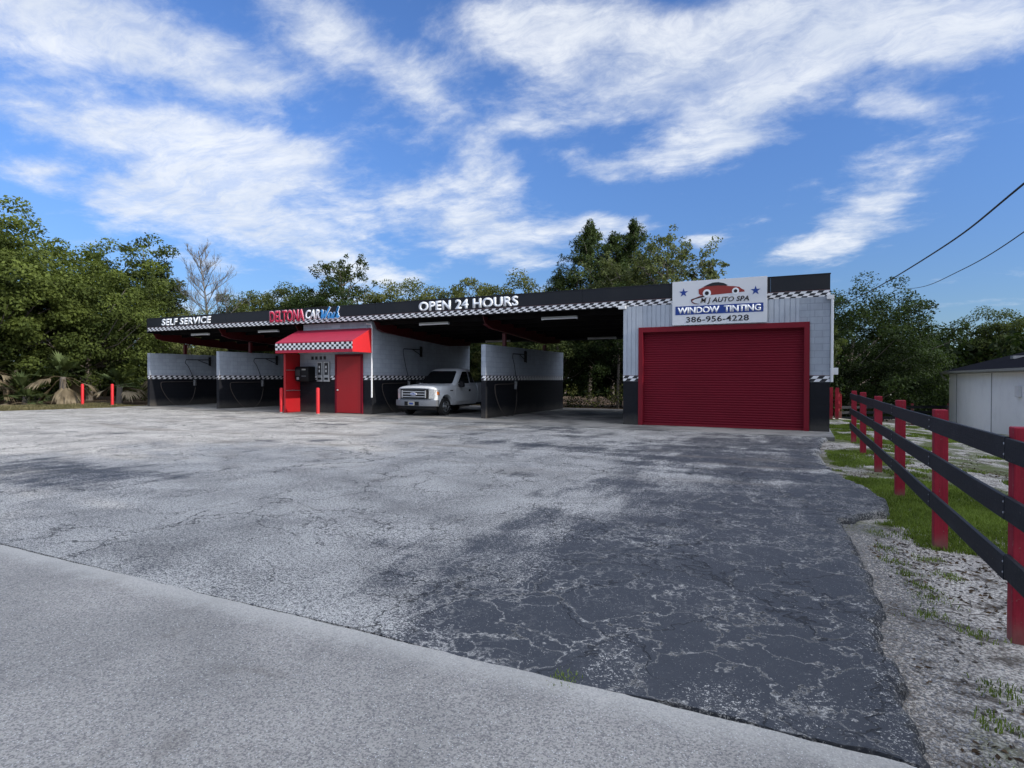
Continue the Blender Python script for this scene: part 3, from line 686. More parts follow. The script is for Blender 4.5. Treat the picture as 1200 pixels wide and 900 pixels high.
# ------------------------------------------------------------------ GARAGE
ga = thing('garage', 'grey and black single-bay garage block at the right end of the car wash', 'building', (G / 2, 4, 0.02))
DX0, DX1, DZ = -5.71, -0.54, 3.31
mb = MB()      # structural body behind the claddings
mb.box(G + .0, G + .2, .06, YB, 1.70, 4.04); mb.box(-.2, 0, .06, YB, 1.70, 4.04); mb.box(G + .2, -.2, YB - .2, YB, 1.7, 4.04)
mb.box(DX1 + .002, 0.0, 0.0, .06, 1.70, 4.04)
mb.build('upper_wall', M['wall_grey'], ga, bevel=.005)
mb = MB(); mb.box(G, G + .2, .06, YB, 0, 1.5); mb.box(-.2, 0, .06, YB, 0, 1.5); mb.box(G + .2, -.2, YB - .2, YB, 0, 1.5); mb.box(DX1 + .002, 0, 0, .06, 0, 1.5); mb.box(G, DX0 - .002, 0, .06, 0, 1.5)
mb.build('lower_wall', M['wall_black'], ga, bevel=.005)
mb = MB(); mb.box(G + .002, G + .2, .06, YB - .01, 1.5, 1.7); mb.box(G + .1, -.1, YB - .2, YB - .012, 1.502, 1.698); mb.box(-.2, -.002, .06, YB - .01, 1.5, 1.7); mb.box(DX1 + .002, -.003, 0.003, .065, 1.501, 1.699); mb.box(G + .003, DX0 - .002, 0.003, .065, 1.501, 1.699); mb.build('wall_band_core', M['wall_black'], ga)
# ribbed siding, left pier and over the door
def siding(mb, x0, x1, z0, z1):
    p = []; x = x0
    while x < x1 - 1e-4:
        for dx, y in ((0, .0), (.115, .0), (.122, .018), (.143, .018), (.15, .0)):
            xx = x + dx
            if xx <= x1: p.append((xx, y))
        x += .15
    p.append((x1, 0))
    q = []
    for a in p:
        if not q or a[0] - q[-1][0] > 1e-4: q.append(a)
    pts = q + [(x1, .055), (x0, .055)]
    mb.prism(pts, z0, z1, 'z')
mb = MB(); siding(mb, G, DX0 - .002, 1.70, 4.04); siding(mb, DX0, -.82, DZ + .002, 4.04); mb.build('ribbed_siding', M['metal_grey'], ga)
mb = MB(); mb.box(-.818, DX1, 0.0, .055, DZ + .002, 4.04); mb.build('corner_board', M['wall_grey'], ga)
for xa, xb in ((G, DX0 - .004), (DX1 + .004, 0)):
    mb = MB(); mb.box(xa, xb, -.006, .002, 1.503, 1.687); mb.build('front_band', M['chk_wall_x'], ga)
    mb = MB(); mb.box(xa, xb, -.008, .002, 1.688, 1.70); mb.build('red_pinstripe', M['beam_red'], ga)
mb = MB(); mb.box(G, 0, .12, YB, 4.05, 4.2); mb.build('roof', M['roof_under'], ga)
mb = MB(); fw = .15
mb.box(DX0, DX0 + fw, -.05, .10, .02, DZ - .0); mb.box(DX1 - fw, DX1, -.05, .10, .02, DZ); mb.box(DX0 + fw, DX1 - fw, -.048, .10, DZ - .17, DZ)
fr = mb.build('door_frame', M['frame_red'], ga, bevel=.006)
# interlocking slat curtain
n_ = 40; z0, z1 = .03, DZ - .14; hh = (z1 - z0) / n_; prof = []
for i in range(n_):
    a = z0 + i * hh
    prof += [(.130, a), (.122, a + hh * .12), (.115, a + hh * .35), (.113, a + hh * .55), (.116, a + hh * .78), (.123, a + hh * .93)]
prof.append((.130, z1))
prof += [(.17, z1), (.17, z0)]
mb = MB(); mb.prism(prof, DX0 + fw - .03, DX1 - fw + .03, 'x'); rd = mb.build('roll_up_door', M['door_red'], ga, smooth=35)
mb = MB(); mb.box(DX0 + fw, DX1 - fw, .09, .13, .02, .09); mb.build('bottom_bar', M['frame_red'], rd)
mb = MB(); mb.tube([(.05, -.04, 1.50), (.05, -.04, 3.98)], .04, 10); mb.build('downspout', M['white'], ga, smooth=60)
mb = MB(); mb.box(-.10, .10, -.08, -.01, 3.95, 4.07); mb.build('gutter_end', M['white'], ga, bevel=.008)
mb = MB(); mb.box(.002, .22, .02, .35, 1.72, 1.92); mb.box(.002, .09, .03, .05, 1.5, 1.73); mb.build('electrical_box', M['white'], ga, bevel=.008)
mb = MB(); mb.box(G - .16, G + .1, -.09, -.004, 3.96, 4.06); mb.build('gutter_end', M['white'], ga, bevel=.008)

# signboard ------------------------------------------------------
sg = thing('sign_board', 'large white window tinting sign with a red car picture above the roll-up door', 'sign', (-3.15, -.08, 3.33))
SX0, SX1, SZ0, SZ1 = -4.58, -1.72, 3.335, 4.755
mb = MB(); mb.box(SX0, SX1, -.09, -.052, SZ0, SZ1); mb.build('panel', M['sign_white'], sg, bevel=.004)
sy = -.0905
W = SX1 - SX0; Hh = SZ1 - SZ0
def S(u, v): return (SX0 + u * W, SZ0 + v * Hh)
def flat(name, pts, mat, y, parent, thick=.003):
    mb = MB(); mb.prism(pts, y - thick, y, 'y'); me = mb.mesh()
    bm = bmesh.new(); bm.from_mesh(me); bmesh.ops.triangulate(bm, faces=[f for f in bm.faces if len(f.verts) > 4]); bm.to_mesh(me); bm.free()
    return finish(name, me, mat, parent)
flat('blue_band', [S(.035, .235), S(.965, .235), S(.965, .43), S(.035, .43)], M['navy'], sy, sg)
def txt(name, s_, u0, u1, v0, v1, mat, y, parent, **k):
    a = S(u0, v0); c_ = S(u1, v1); return finish(name, text_mesh(s_, a[0], c_[0], a[1], c_[1], y, .003, **k), mat, parent)
txt('lettering', 'WINDOW  TINTING', .06, .94, .258, .405, M['letter_white'], sy - .004, sg, offset=.012, bold=.03)
txt('phone_number', '386-956-4228', .155, .82, .055, .185, M['ink'], sy, sg, offset=.008, bold=.012, spacing=1.05)
txt('shop_name', 'M J AUTO SPA', .31, .82, .455, .60, M['ink'], sy - .008, sg, offset=.008, bold=.02, shear=.25, spacing=1.05)
def star(cx, cz, r):
    return [(cx + (r if i % 2 == 0 else r * .40) * sin(i * pi / 5), cz + (r if i % 2 == 0 else r * .40) * cos(i * pi / 5)) for i in range(10)]
for u_ in (.125, .885): c_ = S(u_, .74 if u_ < .5 else .70); flat('star', star(c_[0], c_[1], .15), M['navy'], sy, sg)
body = [(.29, .80), (.292, .70), (.31, .665), (.345, .66), (.36, .655), (.43, .655), (.64, .675), (.735, .685), (.775, .69), (.77, .73), (.745, .755), (.72, .80), (.66, .825), (.60, .835), (.54, .885), (.46, .885), (.38, .862), (.33, .83)]
flat('car_body', [S(*p) for p in body], M['sign_red'], sy, sg)
roofp = [(.335, .845), (.37, .855), (.50, .86), (.585, .845), (.605, .85), (.56, .905), (.50, .935), (.44, .93), (.39, .895)]
flat('car_roof', [S(*p) for p in roofp], M['ink'], sy - .0035, sg)
for (u_, v_, r_) in ((.38, .70, .125), (.682, .715, .105)):
    c_ = S(u_, v_)
    mb = MB(); mb.lathe([(0.001, sy - .009), (r_, sy - .009), (r_, sy - .002)], (c_[0], 0, c_[1]), 24, 'y'); mb.build('car_wheel', M['letter_white'], sg)
    mb = MB(); mb.lathe([(0.001, sy - .013), (r_ * .5, sy - .013), (r_ * .5, sy - .008)], (c_[0], 0, c_[1]), 20, 'y'); mb.build('wheel_hub', M['ink'], sg)
def ribbon(name, pts, w, mat, y, parent, th=.003):
    P = poly_smooth([(p[0], 0, p[1]) for p in pts], 8); n = len(P); L = []; R_ = []
    for i, p in enumerate(P):
        d = (P[min(i + 1, n - 1)] - P[max(i - 1, 0)]).normalized(); nn = Vector((-d.z, 0, d.x)); k = i / (n - 1)
        ww = w(k) if callable(w) else w
        L.append(p + nn * ww); R_.append(p - nn * ww)
    mb = MB(); vs = []; fs = []
    for i in range(n): vs += [(L[i].x, y - th, L[i].z), (R_[i].x, y - th, R_[i].z), (L[i].x, y, L[i].z), (R_[i].x, y, R_[i].z)]
    for i in range(n - 1):
        a = i * 4; b2 = a + 4; fs += [(a, a + 1, b2 + 1, b2), (a, b2, b2 + 2, a + 2), (a + 1, a + 3, b2 + 3, b2 + 1)]
    fs += [(0, 2, 3, 1), (n * 4 - 4, n * 4 - 3, n * 4 - 1, n * 4 - 2)]
    mb.add(vs, fs); return mb.build(name, mat, parent)
for q in range(3):
    ribbon('swoosh', [S(.40 - q * .02, .665 - q * .012), S(.30 - q * .015, .63 - q * .015), S(.235 - q * .012, .57), S(.215 + q * .012, .52 - q * .01), S(.26 + q * .02, .46)], lambda k: .016 * (1 - k) + .004, M['sign_red'] if q < 2 else M['ink'], sy - .001 * q, sg)

# fascia lettering ----------------------------------------------
ls = thing('letter_sign', 'white SELF SERVICE lettering on the left end of the black fascia', 'sign', (-29, -.03, 4.25))
finish('lettering', text_mesh('SELF SERVICE', -30.95, -27.1, 4.30, 4.65, -.001, .010, offset=.015, bold=.032, shear=.12, spacing=1.05), M['letter_white'], ls)
ls = thing('letter_sign', 'white OPEN 24 HOURS block lettering on the black fascia', 'sign', (-12.4, -.03, 4.25))
finish('lettering', text_mesh('OPEN 24 HOURS', -14.68, -10.22, 4.285, 4.665, -.001, .010, offset=.015, bold=.034, spacing=1.05), M['letter_white'], ls)
ls = thing('logo_sign', 'red, white and blue DELTONA CAR Wash logo letters above the awning', 'sign', (-21, -.05, 4.15))
finish('letter_outline', text_mesh('DELTONA', -23.05, -20.88, 4.15, 4.68, -.004, .014, offset=.015, bold=.05, grow=.02), M['letter_pink'], ls)
finish('red_lettering', text_mesh('DELTONA', -23.03, -20.90, 4.16, 4.67, -.022, .010, offset=.012, bold=.02), M['letter_red'], ls)
finish('white_lettering', text_mesh('CAR', -20.82, -19.95, 4.22, 4.64, -.012, .01, offset=.015, bold=.035, shear=.2), M['letter_white'], ls)
def script(x, z, sx, sz, mat, w, y, nm):
    strokes = [[(0, .75), (.06, .9), (.13, .75), (.16, .3), (.2, .02), (.3, .35), (.38, .8), (.4, .5), (.44, .05), (.55, .4), (.66, .95), (.74, 1.22)],
               [(.98, .5), (.86, .55), (.78, .3), (.82, .05), (.93, .15), (1.0, .5), (1.0, .1), (1.08, .05)],
               [(1.08, .05), (1.2, .35), (1.24, .55), (1.3, .25), (1.27, .02), (1.15, .06)],
               [(1.36, .0), (1.44, .45), (1.5, 1.0), (1.55, 1.15), (1.5, .7), (1.42, .1), (1.5, .42), (1.6, .45), (1.6, .1), (1.68, .05), (1.8, .2)]]
    for st in strokes: ribbon(nm, [(x + (p[0] + p[1] * .18) * sx, z + p[1] * sz) for p in st], w, mat, y, ls, .02)
script(-19.95, 4.21, .62, .40, M['letter_white'], .052, -.010, 'script_outline')
script(-19.95, 4.21, .62, .40, M['blue'], .034, -.031, 'script_lettering')

# ------------------------------------------------------------------ BOLLARDS
def bollard(x, y, label, h=1.12, z=0.0):
    t_ = thing('bollard', label, 'bollard', (x, y, z), 'red steel bollards')
    mb = MB(); r = .075; mb.lathe([(r, -.1), (r, h - .05), (r * .85, h - .02), (r * .5, h - .005), (.001, h)], n=20); mb.build('pipe', M['awn_lit'], t_, world=False, smooth=50)
    mb = MB(); mb.lathe([(r + .03, -.02), (r + .035, .015), (r + .001, .03)], n=20); mb.build('collar', M['pad'], t_, world=False)
bollard(-37.3, -0.45, 'left red bollard of the pair at the edge of the woods', 1.22)
bollard(-35.8, 0.3, 'right red bollard of the pair, nearer the left bay', 1.22)
bollard(-19.45, -0.66, 'red bollard in front of the change machines', 1.15, .02)
bollard(-21.80, -0.48, 'red bollard tucked beside the red side panel', 1.12, .02)

# ------------------------------------------------------------------ FENCE
RP = random.Random(11)
fy = [-20.1, -17.5, -14.97, -12.5, -9.77, -7.22, -4.34, -1.7]
fe = thing('rail_fence', 'ranch fence with red posts and three black rails along the right side of the lot', 'fence', (.5, -8, -.1))
for y in fy:
    w = .060; x = .5; dx = RP.uniform(-.012, .012); dz = RP.uniform(-.01, .012)
    mb = MB(); z0 = gh(x, y) - .25
    mb.add([(x - w, y - w, z0), (x + w, y - w, z0), (x + w, y + w, z0), (x - w, y + w, z0)] + [(x + sx * w + dx, y + sy_ * w, 1.285 + dz) for sx, sy_ in ((-1, -1), (1, -1), (1, 1), (-1, 1))],
           [(0, 3, 2, 1), (4, 5, 6, 7), (0, 1, 5, 4), (1, 2, 6, 5), (2, 3, 7, 6), (3, 0, 4, 7)])
    mb.build('post', M['post_red'], fe, bevel=.008)
    for zt in (1.22, .84, .45):
        for dz_ in (.04, .11):
            if -18 < y < -9: mb = MB(); mb.lathe([(.008, -.006), (.006, -.009), (.001, -.010)], (.5 - .066 - .034, y - .03, zt - dz_), 8, 'x'); mb.build('bolt', M['galv'], fe)
for k, (zt, hgt) in enumerate(((1.22, .15), (.84, .155), (.45, .16))):
    for i in range(len(fy) - 1):
        a = fy[i] + .005 + (-.08 if i == 0 else 0); b_ = fy[i + 1] - .005 + (.06 if i == len(fy) - 2 else 0)
        s1 = RP.uniform(-.008, .008); s2 = RP.uniform(-.008, .008); sag = RP.uniform(0.0, .010); xf = .5 - .060 - .034
        V = []; F = []; n = 8
        for j in range(n + 1):
            t_ = j / n; y = a + (b_ - a) * t_; z = zt + s1 * (1 - t_) + s2 * t_ - sag * 4 * t_ * (1 - t_) - (.02 * k * 0.5 * (i / 6))
            V += [(xf, y, z - hgt), (xf + .03, y, z - hgt), (xf + .03, y, z), (xf, y, z)]
        for j in range(n):
            q = j * 4
            for e in range(4): F.append((q + e, q + (e + 1) % 4, q + 4 + (e + 1) % 4, q + 4 + e))
        F += [(0, 3, 2, 1), (n * 4, n * 4 + 1, n * 4 + 2, n * 4 + 3)]
        mb = MB(); mb.add(V, F); mb.build('rail', M['rail'], fe, bevel=.004)
mb = MB()
fe2 = thing('rail_fence', 'short red-posted fence run behind the back corner of the garage', 'fence', (.5, 11, -.2))
for (x, y) in ((.42, 8.95), (.66, 9.3), (.78, 12.2), (1.1, 15.2)):
    mb = MB(); mb.box(x - .065, x + .065, y - .065, y + .065, gh(x, y) - .2, 1.22 - (y - 9) * .05); mb.build('post', M['post_red'], fe2, bevel=.006)
for zt in (1.1, .72, .34):
    mb = MB(); mb.add([(.58, 9.2, zt - .14), (.61, 9.2, zt - .14), (1.06, 15.2, zt - .44), (1.03, 15.2, zt - .44), (.58, 9.2, zt), (.61, 9.2, zt), (1.06, 15.2, zt - .3), (1.03, 15.2, zt - .3)],
                      [(0, 3, 2, 1), (4, 5, 6, 7), (0, 1, 5, 4), (1, 2, 6, 5), (2, 3, 7, 6), (3, 0, 4, 7)]); mb.build('rail', M['post_red'], fe2)
fe3 = thing('rail_fence', 'far black-railed fence crossing in front of the big tree on the right', 'fence', (6, 25, -1.1))
P0, P1 = Vector((1.3, 22.6)), Vector((12.5, 31.0)); nP = 6
for i in range(nP):
    p = P0.lerp(P1, i / (nP - 1)); z = gh(p.x, p.y)
    mb = MB(); mb.box(p.x - .07, p.x + .07, p.y - .07, p.y + .07, z - .2, -.02 if i % 2 else .0); mb.build('post', M['post_red'], fe3)
d = (P1 - P0).normalized(); nv = Vector((d.y, -d.x)) * .1
for zt in (-.12, -.45, -.80):
    a = P0 + nv; b_ = P1 + nv; mb = MB(); tx = nv * .25
    mb.add([(a.x, a.y, zt - .17), (a.x + tx.x, a.y + tx.y, zt - .17), (b_.x + tx.x, b_.y + tx.y, zt - .22), (b_.x, b_.y, zt - .22), (a.x, a.y, zt), (a.x + tx.x, a.y + tx.y, zt), (b_.x + tx.x, b_.y + tx.y, zt - .05), (b_.x, b_.y, zt - .05)],
           [(0, 3, 2, 1), (4, 5, 6, 7), (0, 1, 5, 4), (1, 2, 6, 5), (2, 3, 7, 6), (3, 0, 4, 7)]); mb.build('rail', M['rail'], fe3)

# ------------------------------------------------------------------ NEIGHBOUR HOUSE
ho = thing('white_building', 'low white stucco building with dark hipped roof beyond the fence', 'building', (13, 17, -1.5))
HX0, HX1, HY0, HY1, HZ = 8.0, 19.0, 5.0, 27.4, 1.95
mb = MB(); mb.box(HX0, HX1, HY0, HY1, -2.2, HZ); mb.build('wall', M['stucco'], ho)
ov = .38; rz = HZ + .12; hw = (HX1 - HX0) / 2 + ov; rise = hw * .33
A = [(HX0 - ov, HY0 - ov, rz), (HX1 + ov, HY0 - ov, rz), (HX1 + ov, HY1 + ov, rz), (HX0 - ov, HY1 + ov, rz)]
B_ = [((HX0 + HX1) / 2, HY0 - ov + hw, rz + rise), ((HX0 + HX1) / 2, HY1 + ov - hw, rz + rise)]
mb = MB(); mb.add(A + B_, [(0, 1, 4), (1, 2, 5, 4), (2, 3, 5), (3, 0, 4, 5)]); rf = mb.build('roof', M['shingle'], ho)
mb = MB(); mb.box(HX0 - ov, HX1 + ov, HY0 - ov, HY1 + ov, rz - .16, rz - .004); mb.build('eave', M['tube'], ho)
mb = MB(); mb.box(HX0 - ov - .10, HX0 - ov - .002, HY0 - ov, HY1 + ov, rz - .10, rz + .01); mb.tube(poly_smooth([(HX0 - ov - .05, HY1 + ov - .1, rz - .1), (HX0 - .3, HY1 + .1, rz - .35), (HX0 - .12, HY1 + .05, rz - .55)]), .05, 8); mb.build('gutter', M['tube'], ho)
for y in (25.2, 17.8, 12.0):
    mb = MB(); mb.tube([(HX0 - .03, y, -1.6), (HX0 - .03, y, 1.9)], .018, 6); mb.build('conduit', M['galv'], ho)
def onroof(x, y): return rz + (x - (HX0 - ov)) * .33
for (x, y) in ((9.6, 20.2), (9.9, 17.6)):
    z = onroof(x, y); mb = MB()
    if y > 19: mb.box(x - .22, x + .22, y - .25, y + .25, z - .05, z + .12)
    else: mb.tube([(x, y, z - .1), (x, y, z + .3)], .09, 10); mb.box(x - .16, x + .16, y - .16, y + .16, z - .05, z + .08)
    mb.build('roof_vent', M['galv'], rf)
mb = MB(); mb.box(HX0 - .16, HX0, 13.35, 13.75, .80, 1.30); mb.build('meter_box', M['white'], ho, bevel=.03)

# ------------------------------------------------------------------ PICKUP TRUCK (front toward -Y)
def build_truck(loc):
    root = thing('pickup_truck', 'white pickup truck nosed out of the wash bay under the canopy', 'pickup truck', loc)
    K = dict(world=False)
    def loft(secs):
        mb = MB(); n = len(secs[0]); vs = [p for s_ in secs for p in s_]; fs = []
        for i in range(len(secs) - 1):
            for k in range(n - 1): fs.append((i * n + k, i * n + k + 1, (i + 1) * n + k + 1, (i + 1) * n + k))
            fs.append((i * n + n - 1, i * n, (i + 1) * n, (i + 1) * n + n - 1))
        fs += [tuple(range(n)), tuple(range(len(vs) - n, len(vs)))]
        mb.add(vs, fs); return mb
    def sec(y, w, zt, zs, zb, dome=.03, pull=0.0):
        half = [(w * .0, zt + dome), (w * .45, zt + dome * .8), (w * .78, zt + .005), (w * .91, zt - .035), (w * .975, zs), (w, zs - .14), (w * .995, .85), (w * 1.0, .70), (w * .985, .58), (w * .94, zb)]
        R_ = [(x, y + pull * (x / w) ** 2, z) for x, z in half]; L_ = [(-x, y + pull * (x / w) ** 2, z) for x, z in half[1:]]
        return R_ + L_[::-1]
    def panels(keys, arch):
        """loft through key sections with the underside following the round wheel arch"""
        ysl = sorted(set([k_[0] for k_ in keys] + [arch + .49 * cos(pi * j / 22) for j in range(23)] + [arch - .492, arch + .492])); ysl = [y for y in ysl if keys[0][0] <= y <= keys[-1][0]]
        out = []
        for y in ysl:
            for ka, kb in zip(keys, keys[1:]):
                if ka[0] <= y <= kb[0]: f = (y - ka[0]) / (kb[0] - ka[0]); p = [ka[j] + (kb[j] - ka[j]) * f for j in range(7)]; break
            sc_ = sec(y, *p[1:])
            if abs(y - arch) < .4905:
                za = .40 + sqrt(max(0, .49 ** 2 - (y - arch) ** 2))
                sc_ = [(x, yy, max(z, za)) for x, yy, z in sc_]
            out.append(sc_)
        return loft(out)
    body = panels([(.10, .90, 1.14, 1.04, .50, .02, .14), (.22, .965, 1.20, 1.09, .48, .03, .10), (.6, .99, 1.245, 1.13, .46, .035, .04), (1.2, 1.0, 1.285, 1.17, .44, .03, 0),
                   (1.66, 1.0, 1.315, 1.20, .42, .02, 0), (2.4, 1.0, 1.32, 1.20, .42, .0, 0), (3.62, 1.0, 1.32, 1.20, .42, .0, 0)], 1.0).build('body', M['car'], root, smooth=32, **K)
    bed = panels([(3.66, 1.0, 1.36, 1.26, .46, 0, 0), (4.6, 1.0, 1.37, 1.26, .46, 0, 0), (5.80, 1.0, 1.38, 1.26, .50, 0, 0)], 4.72).build('bed', M['car'], root, smooth=32, **K)
    for yc in (1.0, 4.72):
        mb = MB(); mb.box(-.70, .70, yc - .48, yc + .48, .38, .885); mb.build('wheel_well', M['black'], root, **K)
    mb = MB(); mb.box(-.80, .80, 3.75, 5.72, 1.36, 1.40); mb.build('bed_cover', M['black'], root, **K)
    # greenhouse
    def ring(z, y0, y1, w, c=.10):
        return [(-w + c, y0, z), (w - c, y0, z), (w, y0 + c * 1.6, z), (w, y1 - c, z), (w - c, y1, z), (-w + c, y1, z), (-w, y1 - c, z), (-w, y0 + c * 1.6, z)]
    gh_ = [ring(1.26, 1.62, 3.60, .955), ring(1.36, 1.74, 3.58, .935), ring(1.90, 2.42, 3.42, .775, .12), ring(1.97, 2.56, 3.34, .70, .14), ring(2.005, 2.78, 3.2, .50, .14)]
    loft(gh_).build('cab', M['car'], root, smooth=32, **K)
    # windscreen: panel just proud of the sloping front
    def quadpanel(nm, q, mat, off, n=10, parent=root, r=.09):
        a, b_, c_, d_ = map(Vector, q); nrm = (b_ - a).cross(d_ - a).normalized()
        if off < 0: nrm = -nrm
        pts = []
        for (P_, A_, B2) in ((a, d_, b_), (b_, a, c_), (c_, b_, d_), (d_, c_, a)):
            u_ = (A_ - P_).normalized() * r; v_ = (B2 - P_).normalized() * r
            for k in range(5):
                t_ = k / 4; pts.append(P_ + u_ * (1 - t_) ** 2 + v_ * t_ ** 2)
        m_ = len(pts); vs = [p + nrm * abs(off) for p in pts] + [p - nrm * .01 for p in pts]
        mb = MB(); mb.add(vs, [tuple(range(m_)), tuple(range(2 * m_ - 1, m_ - 1, -1))] + [(i, i + m_, (i + 1) % m_ + m_, (i + 1) % m_) for i in range(m_)])
        return mb.build(nm, mat, parent, **K)
    def fr_(z): return 1.74 + (z - 1.36) / .54 * .68
    def wd(z): return .935 - (z - 1.36) / .54 * .16
    z0, z1 = 1.33, 1.88
    quadpanel('windshield', [(-wd(z0) + .10, fr_(z0), z0), (wd(z0) - .10, fr_(z0), z0), (wd(z1) - .13, fr_(z1), z1), (-wd(z1) + .13, fr_(z1), z1)], M['glass'], .007)
    for s_ in (-1, 1):
        q = [(s_ * wd(1.345), 2.02, 1.345), (s_ * wd(1.345), 2.98, 1.345), (s_ * wd(1.86), 3.0, 1.86), (s_ * wd(1.86), 2.62, 1.86)]
        quadpanel('side_window', q, M['glass'], .007 * s_, r=.06)
        q = [(s_ * wd(1.36), 3.08, 1.36), (s_ * wd(1.36), 3.44, 1.36), (s_ * wd(1.84), 3.32, 1.84), (s_ * wd(1.84), 3.10, 1.84)]
        quadpanel('rear_side_window', q, M['glass'], .007 * s_, r=.05)
        # door skin: thin raised panel, with handle
        mb = MB(); x0, x1 = (.985, 1.006) if s_ > 0 else (-1.006, -.985)
        mb.prism([(1.78, .56), (3.05, .56), (3.05, 1.18), (1.72, 1.18), (1.70, .9)], x0, x1, 'x'); dr = mb.build('door', M['car'], root, bevel=.006, **K)
        mb = MB(); mb.box(min(x1 if s_ > 0 else x0, (x1 + .02) if s_ > 0 else (x0 - .02)), max(x1 if s_ > 0 else x0, (x1 + .02) if s_ > 0 else (x0 - .02)), 2.84, 2.98, .98, 1.08); mb.build('handle', M['black'], dr, bevel=.008, **K)
        mb = MB(); mb.box(s_ * 1.0 - .004, s_ * 1.0 + .012 * s_ + .004, 1.30, 1.50, 1.02, 1.06); mb.build('fender_badge', M['black'], root, **K)
        # mirror
        mb = MB(); cx_ = s_ * 1.13; mb.prism([(-.13, 0), (-.10, .21), (.09, .20), (.12, .02), (.09, -.04), (-.10, -.04)], 0, .12, 'y')
        for i, v in enumerate(mb.v): mb.v[i] = (v[0] + cx_, v[1] + 1.98, v[2] + 1.22)
        mb.box(min(s_ * .95, s_ * 1.06), max(s_ * .95, s_ * 1.06), 2.0, 2.06, 1.27, 1.32); mb.build('mirror', M['black'], root, bevel=.012, **K)
        # headlamp wraps round the corner
        mb = MB(); pts = []
        outl = [(.705, .165, .72), (.90, .245, .73), (.995, .50, .84), (.99, .46, 1.07), (.90, .235, 1.11), (.705, .155, 1.12)]
        vs = [(s_ * x, y - .03, z) for x, y, z in outl] + [(s_ * (x - .03), y + .08, z) for x, y, z in outl]
        mb.add(vs, [(0, 1, 4, 5), (1, 2, 3, 4)] + [(i, (i + 1) % 6, (i + 1) % 6 + 6, i + 6) for i in range(6)]); hl = mb.build('headlight', M['lens'], root, smooth=25, **K)
        vs = [(s_ * x, y, z) for x, y, z in ((.955, .36, .88), (1.0, .49, .88), (.996, .455, 1.0), (.95, .34, 1.02))]
        vs2 = [(v[0] + s_ * .012, v[1] - .03, v[2]) for v in vs]
        mb = MB(); mb.add(vs2 + vs, [(0, 1, 2, 3)] + [(i, (i + 1) % 4, (i + 1) % 4 + 4, i + 4) for i in range(4)]); mb.build('turn_signal', M['amber'], hl, **K)
        # wheels
        for yc in (1.0, 4.72):
            w = bpy.data.objects.new('wheel', None); link(w); w.parent = root; w.location = (s_ * .86, yc, .385)
            o_ = s_ * .12
            mb = MB(); mb.lathe([(.22, -.11), (.30, -.125), (.365, -.11), (.385, -.08), (.388, 0), (.385, .08), (.365, .11), (.30, .125), (.22, .11)], n=36, axis='x'); mb.build('tyre', M['tyre'], w, smooth=40, **K)
            mb = MB(); mb.lathe([(.235, -.11), (.235, .10), (.222, .115), (.205, .10), (.20, .02), (.001, .02)] if s_ > 0 else [(.235, .11), (.235, -.10), (.222, -.115), (.205, -.10), (.20, -.02), (.001, -.02)], n=36, axis='x'); rim = mb.build('rim', M['tyre'], w, smooth=40, **K)
            mb = MB(); mb.lathe([(.236, .095 * s_), (.224, .122 * s_), (.200, .108 * s_)], n=36, axis='x')
            for k in range(5):
                a = k * 2 * pi / 5 + .3; ca, sa = cos(a), sin(a)
                P_ = [(-.045, .03), (.045, .03), (.034, .21), (-.034, .21)]
                pts = [(p[0] * ca - p[1] * sa, p[0] * sa + p[1] * ca) for p in P_]
                mb.prism(pts, s_ * .06, s_ * .105, 'x')
            mb.lathe([(.06, .06 * s_), (.055, .12 * s_), (.001, .125 * s_)], n=16, axis='x')
            mb.build('spokes', M['chrome'], w, smooth=40, **K)
    # grille
    mb = MB(); mb.box(-.68, .68, .075, .15, .69, 1.13); gr = mb.build('grille', M['black'], root, bevel=.02, **K)
    mb = MB()
    for z in (.80, .905, 1.01): mb.box(-.55, .55, .045, .09, z - .022, z + .022)
    mb.box(-.60, -.55, .040, .09, .755, 1.06); mb.box(.55, .60, .040, .09, .755, 1.06); mb.build('grille_bars', M['galv'], gr, bevel=.006, **K)
    mb = MB(); mb.box(-.70, .70, .06, .12, 1.10, 1.135); mb.box(-.70, .70, .06, .12, .675, .71); mb.build('grille_surround', M['grille'], gr, bevel=.01, **K)
    mb = MB(); n = 28; mb.prism([(.16 * cos(i * 2 * pi / n), .91 + .065 * sin(i * 2 * pi / n)) for i in range(n)], .022, .045, 'y'); em = mb.build('emblem', M['white'], gr, **K)
    mb = MB(); mb.prism([(.135 * cos(i * 2 * pi / n), .91 + .048 * sin(i * 2 * pi / n)) for i in range(n)], .016, .022, 'y'); mb.build('emblem_oval', M['navy'], gr, **K)
    finish('emblem_script', text_mesh('Ford', -.09, .09, .883, .942, .0155, .003, shear=.35, offset=.01), M['letter_white'], gr, world=False)
    # bumper
    def bar(y0, z0, z1, w, dep, bow):
        vs = []; fs = []; n = 12
        for i in range(n + 1):
            u_ = -1 + 2 * i / n; x = u_ * w; y = y0 + bow * abs(u_) ** 3
            vs += [(x, y, z0 + .02), (x, y - .015, (z0 + z1) / 2), (x, y, z1), (x * .98, y + dep, z1), (x * .98, y + dep, z0)]
        for i in range(n):
            for k in range(5): fs.append((i * 5 + k, i * 5 + (k + 1) % 5, (i + 1) * 5 + (k + 1) % 5, (i + 1) * 5 + k))
        fs += [(4, 3, 2, 1, 0), tuple(n * 5 + k for k in range(5))]
        return vs, fs
    mb = MB(); mb.add(*bar(0.0, .40, .665, 1.0, .25, .22)); bp = mb.build('bumper', M['bumper'], root, smooth=35, **K)
    mb = MB(); mb.add(*bar(.06, .25, .40, .93, .18, .22)); mb.build('air_dam', M['black'], root, smooth=35, **K)
    mb = MB(); mb.box(-.40, .30, -.024, .02, .44, .60); mb.build('bumper_opening', M['black'], bp, **K)
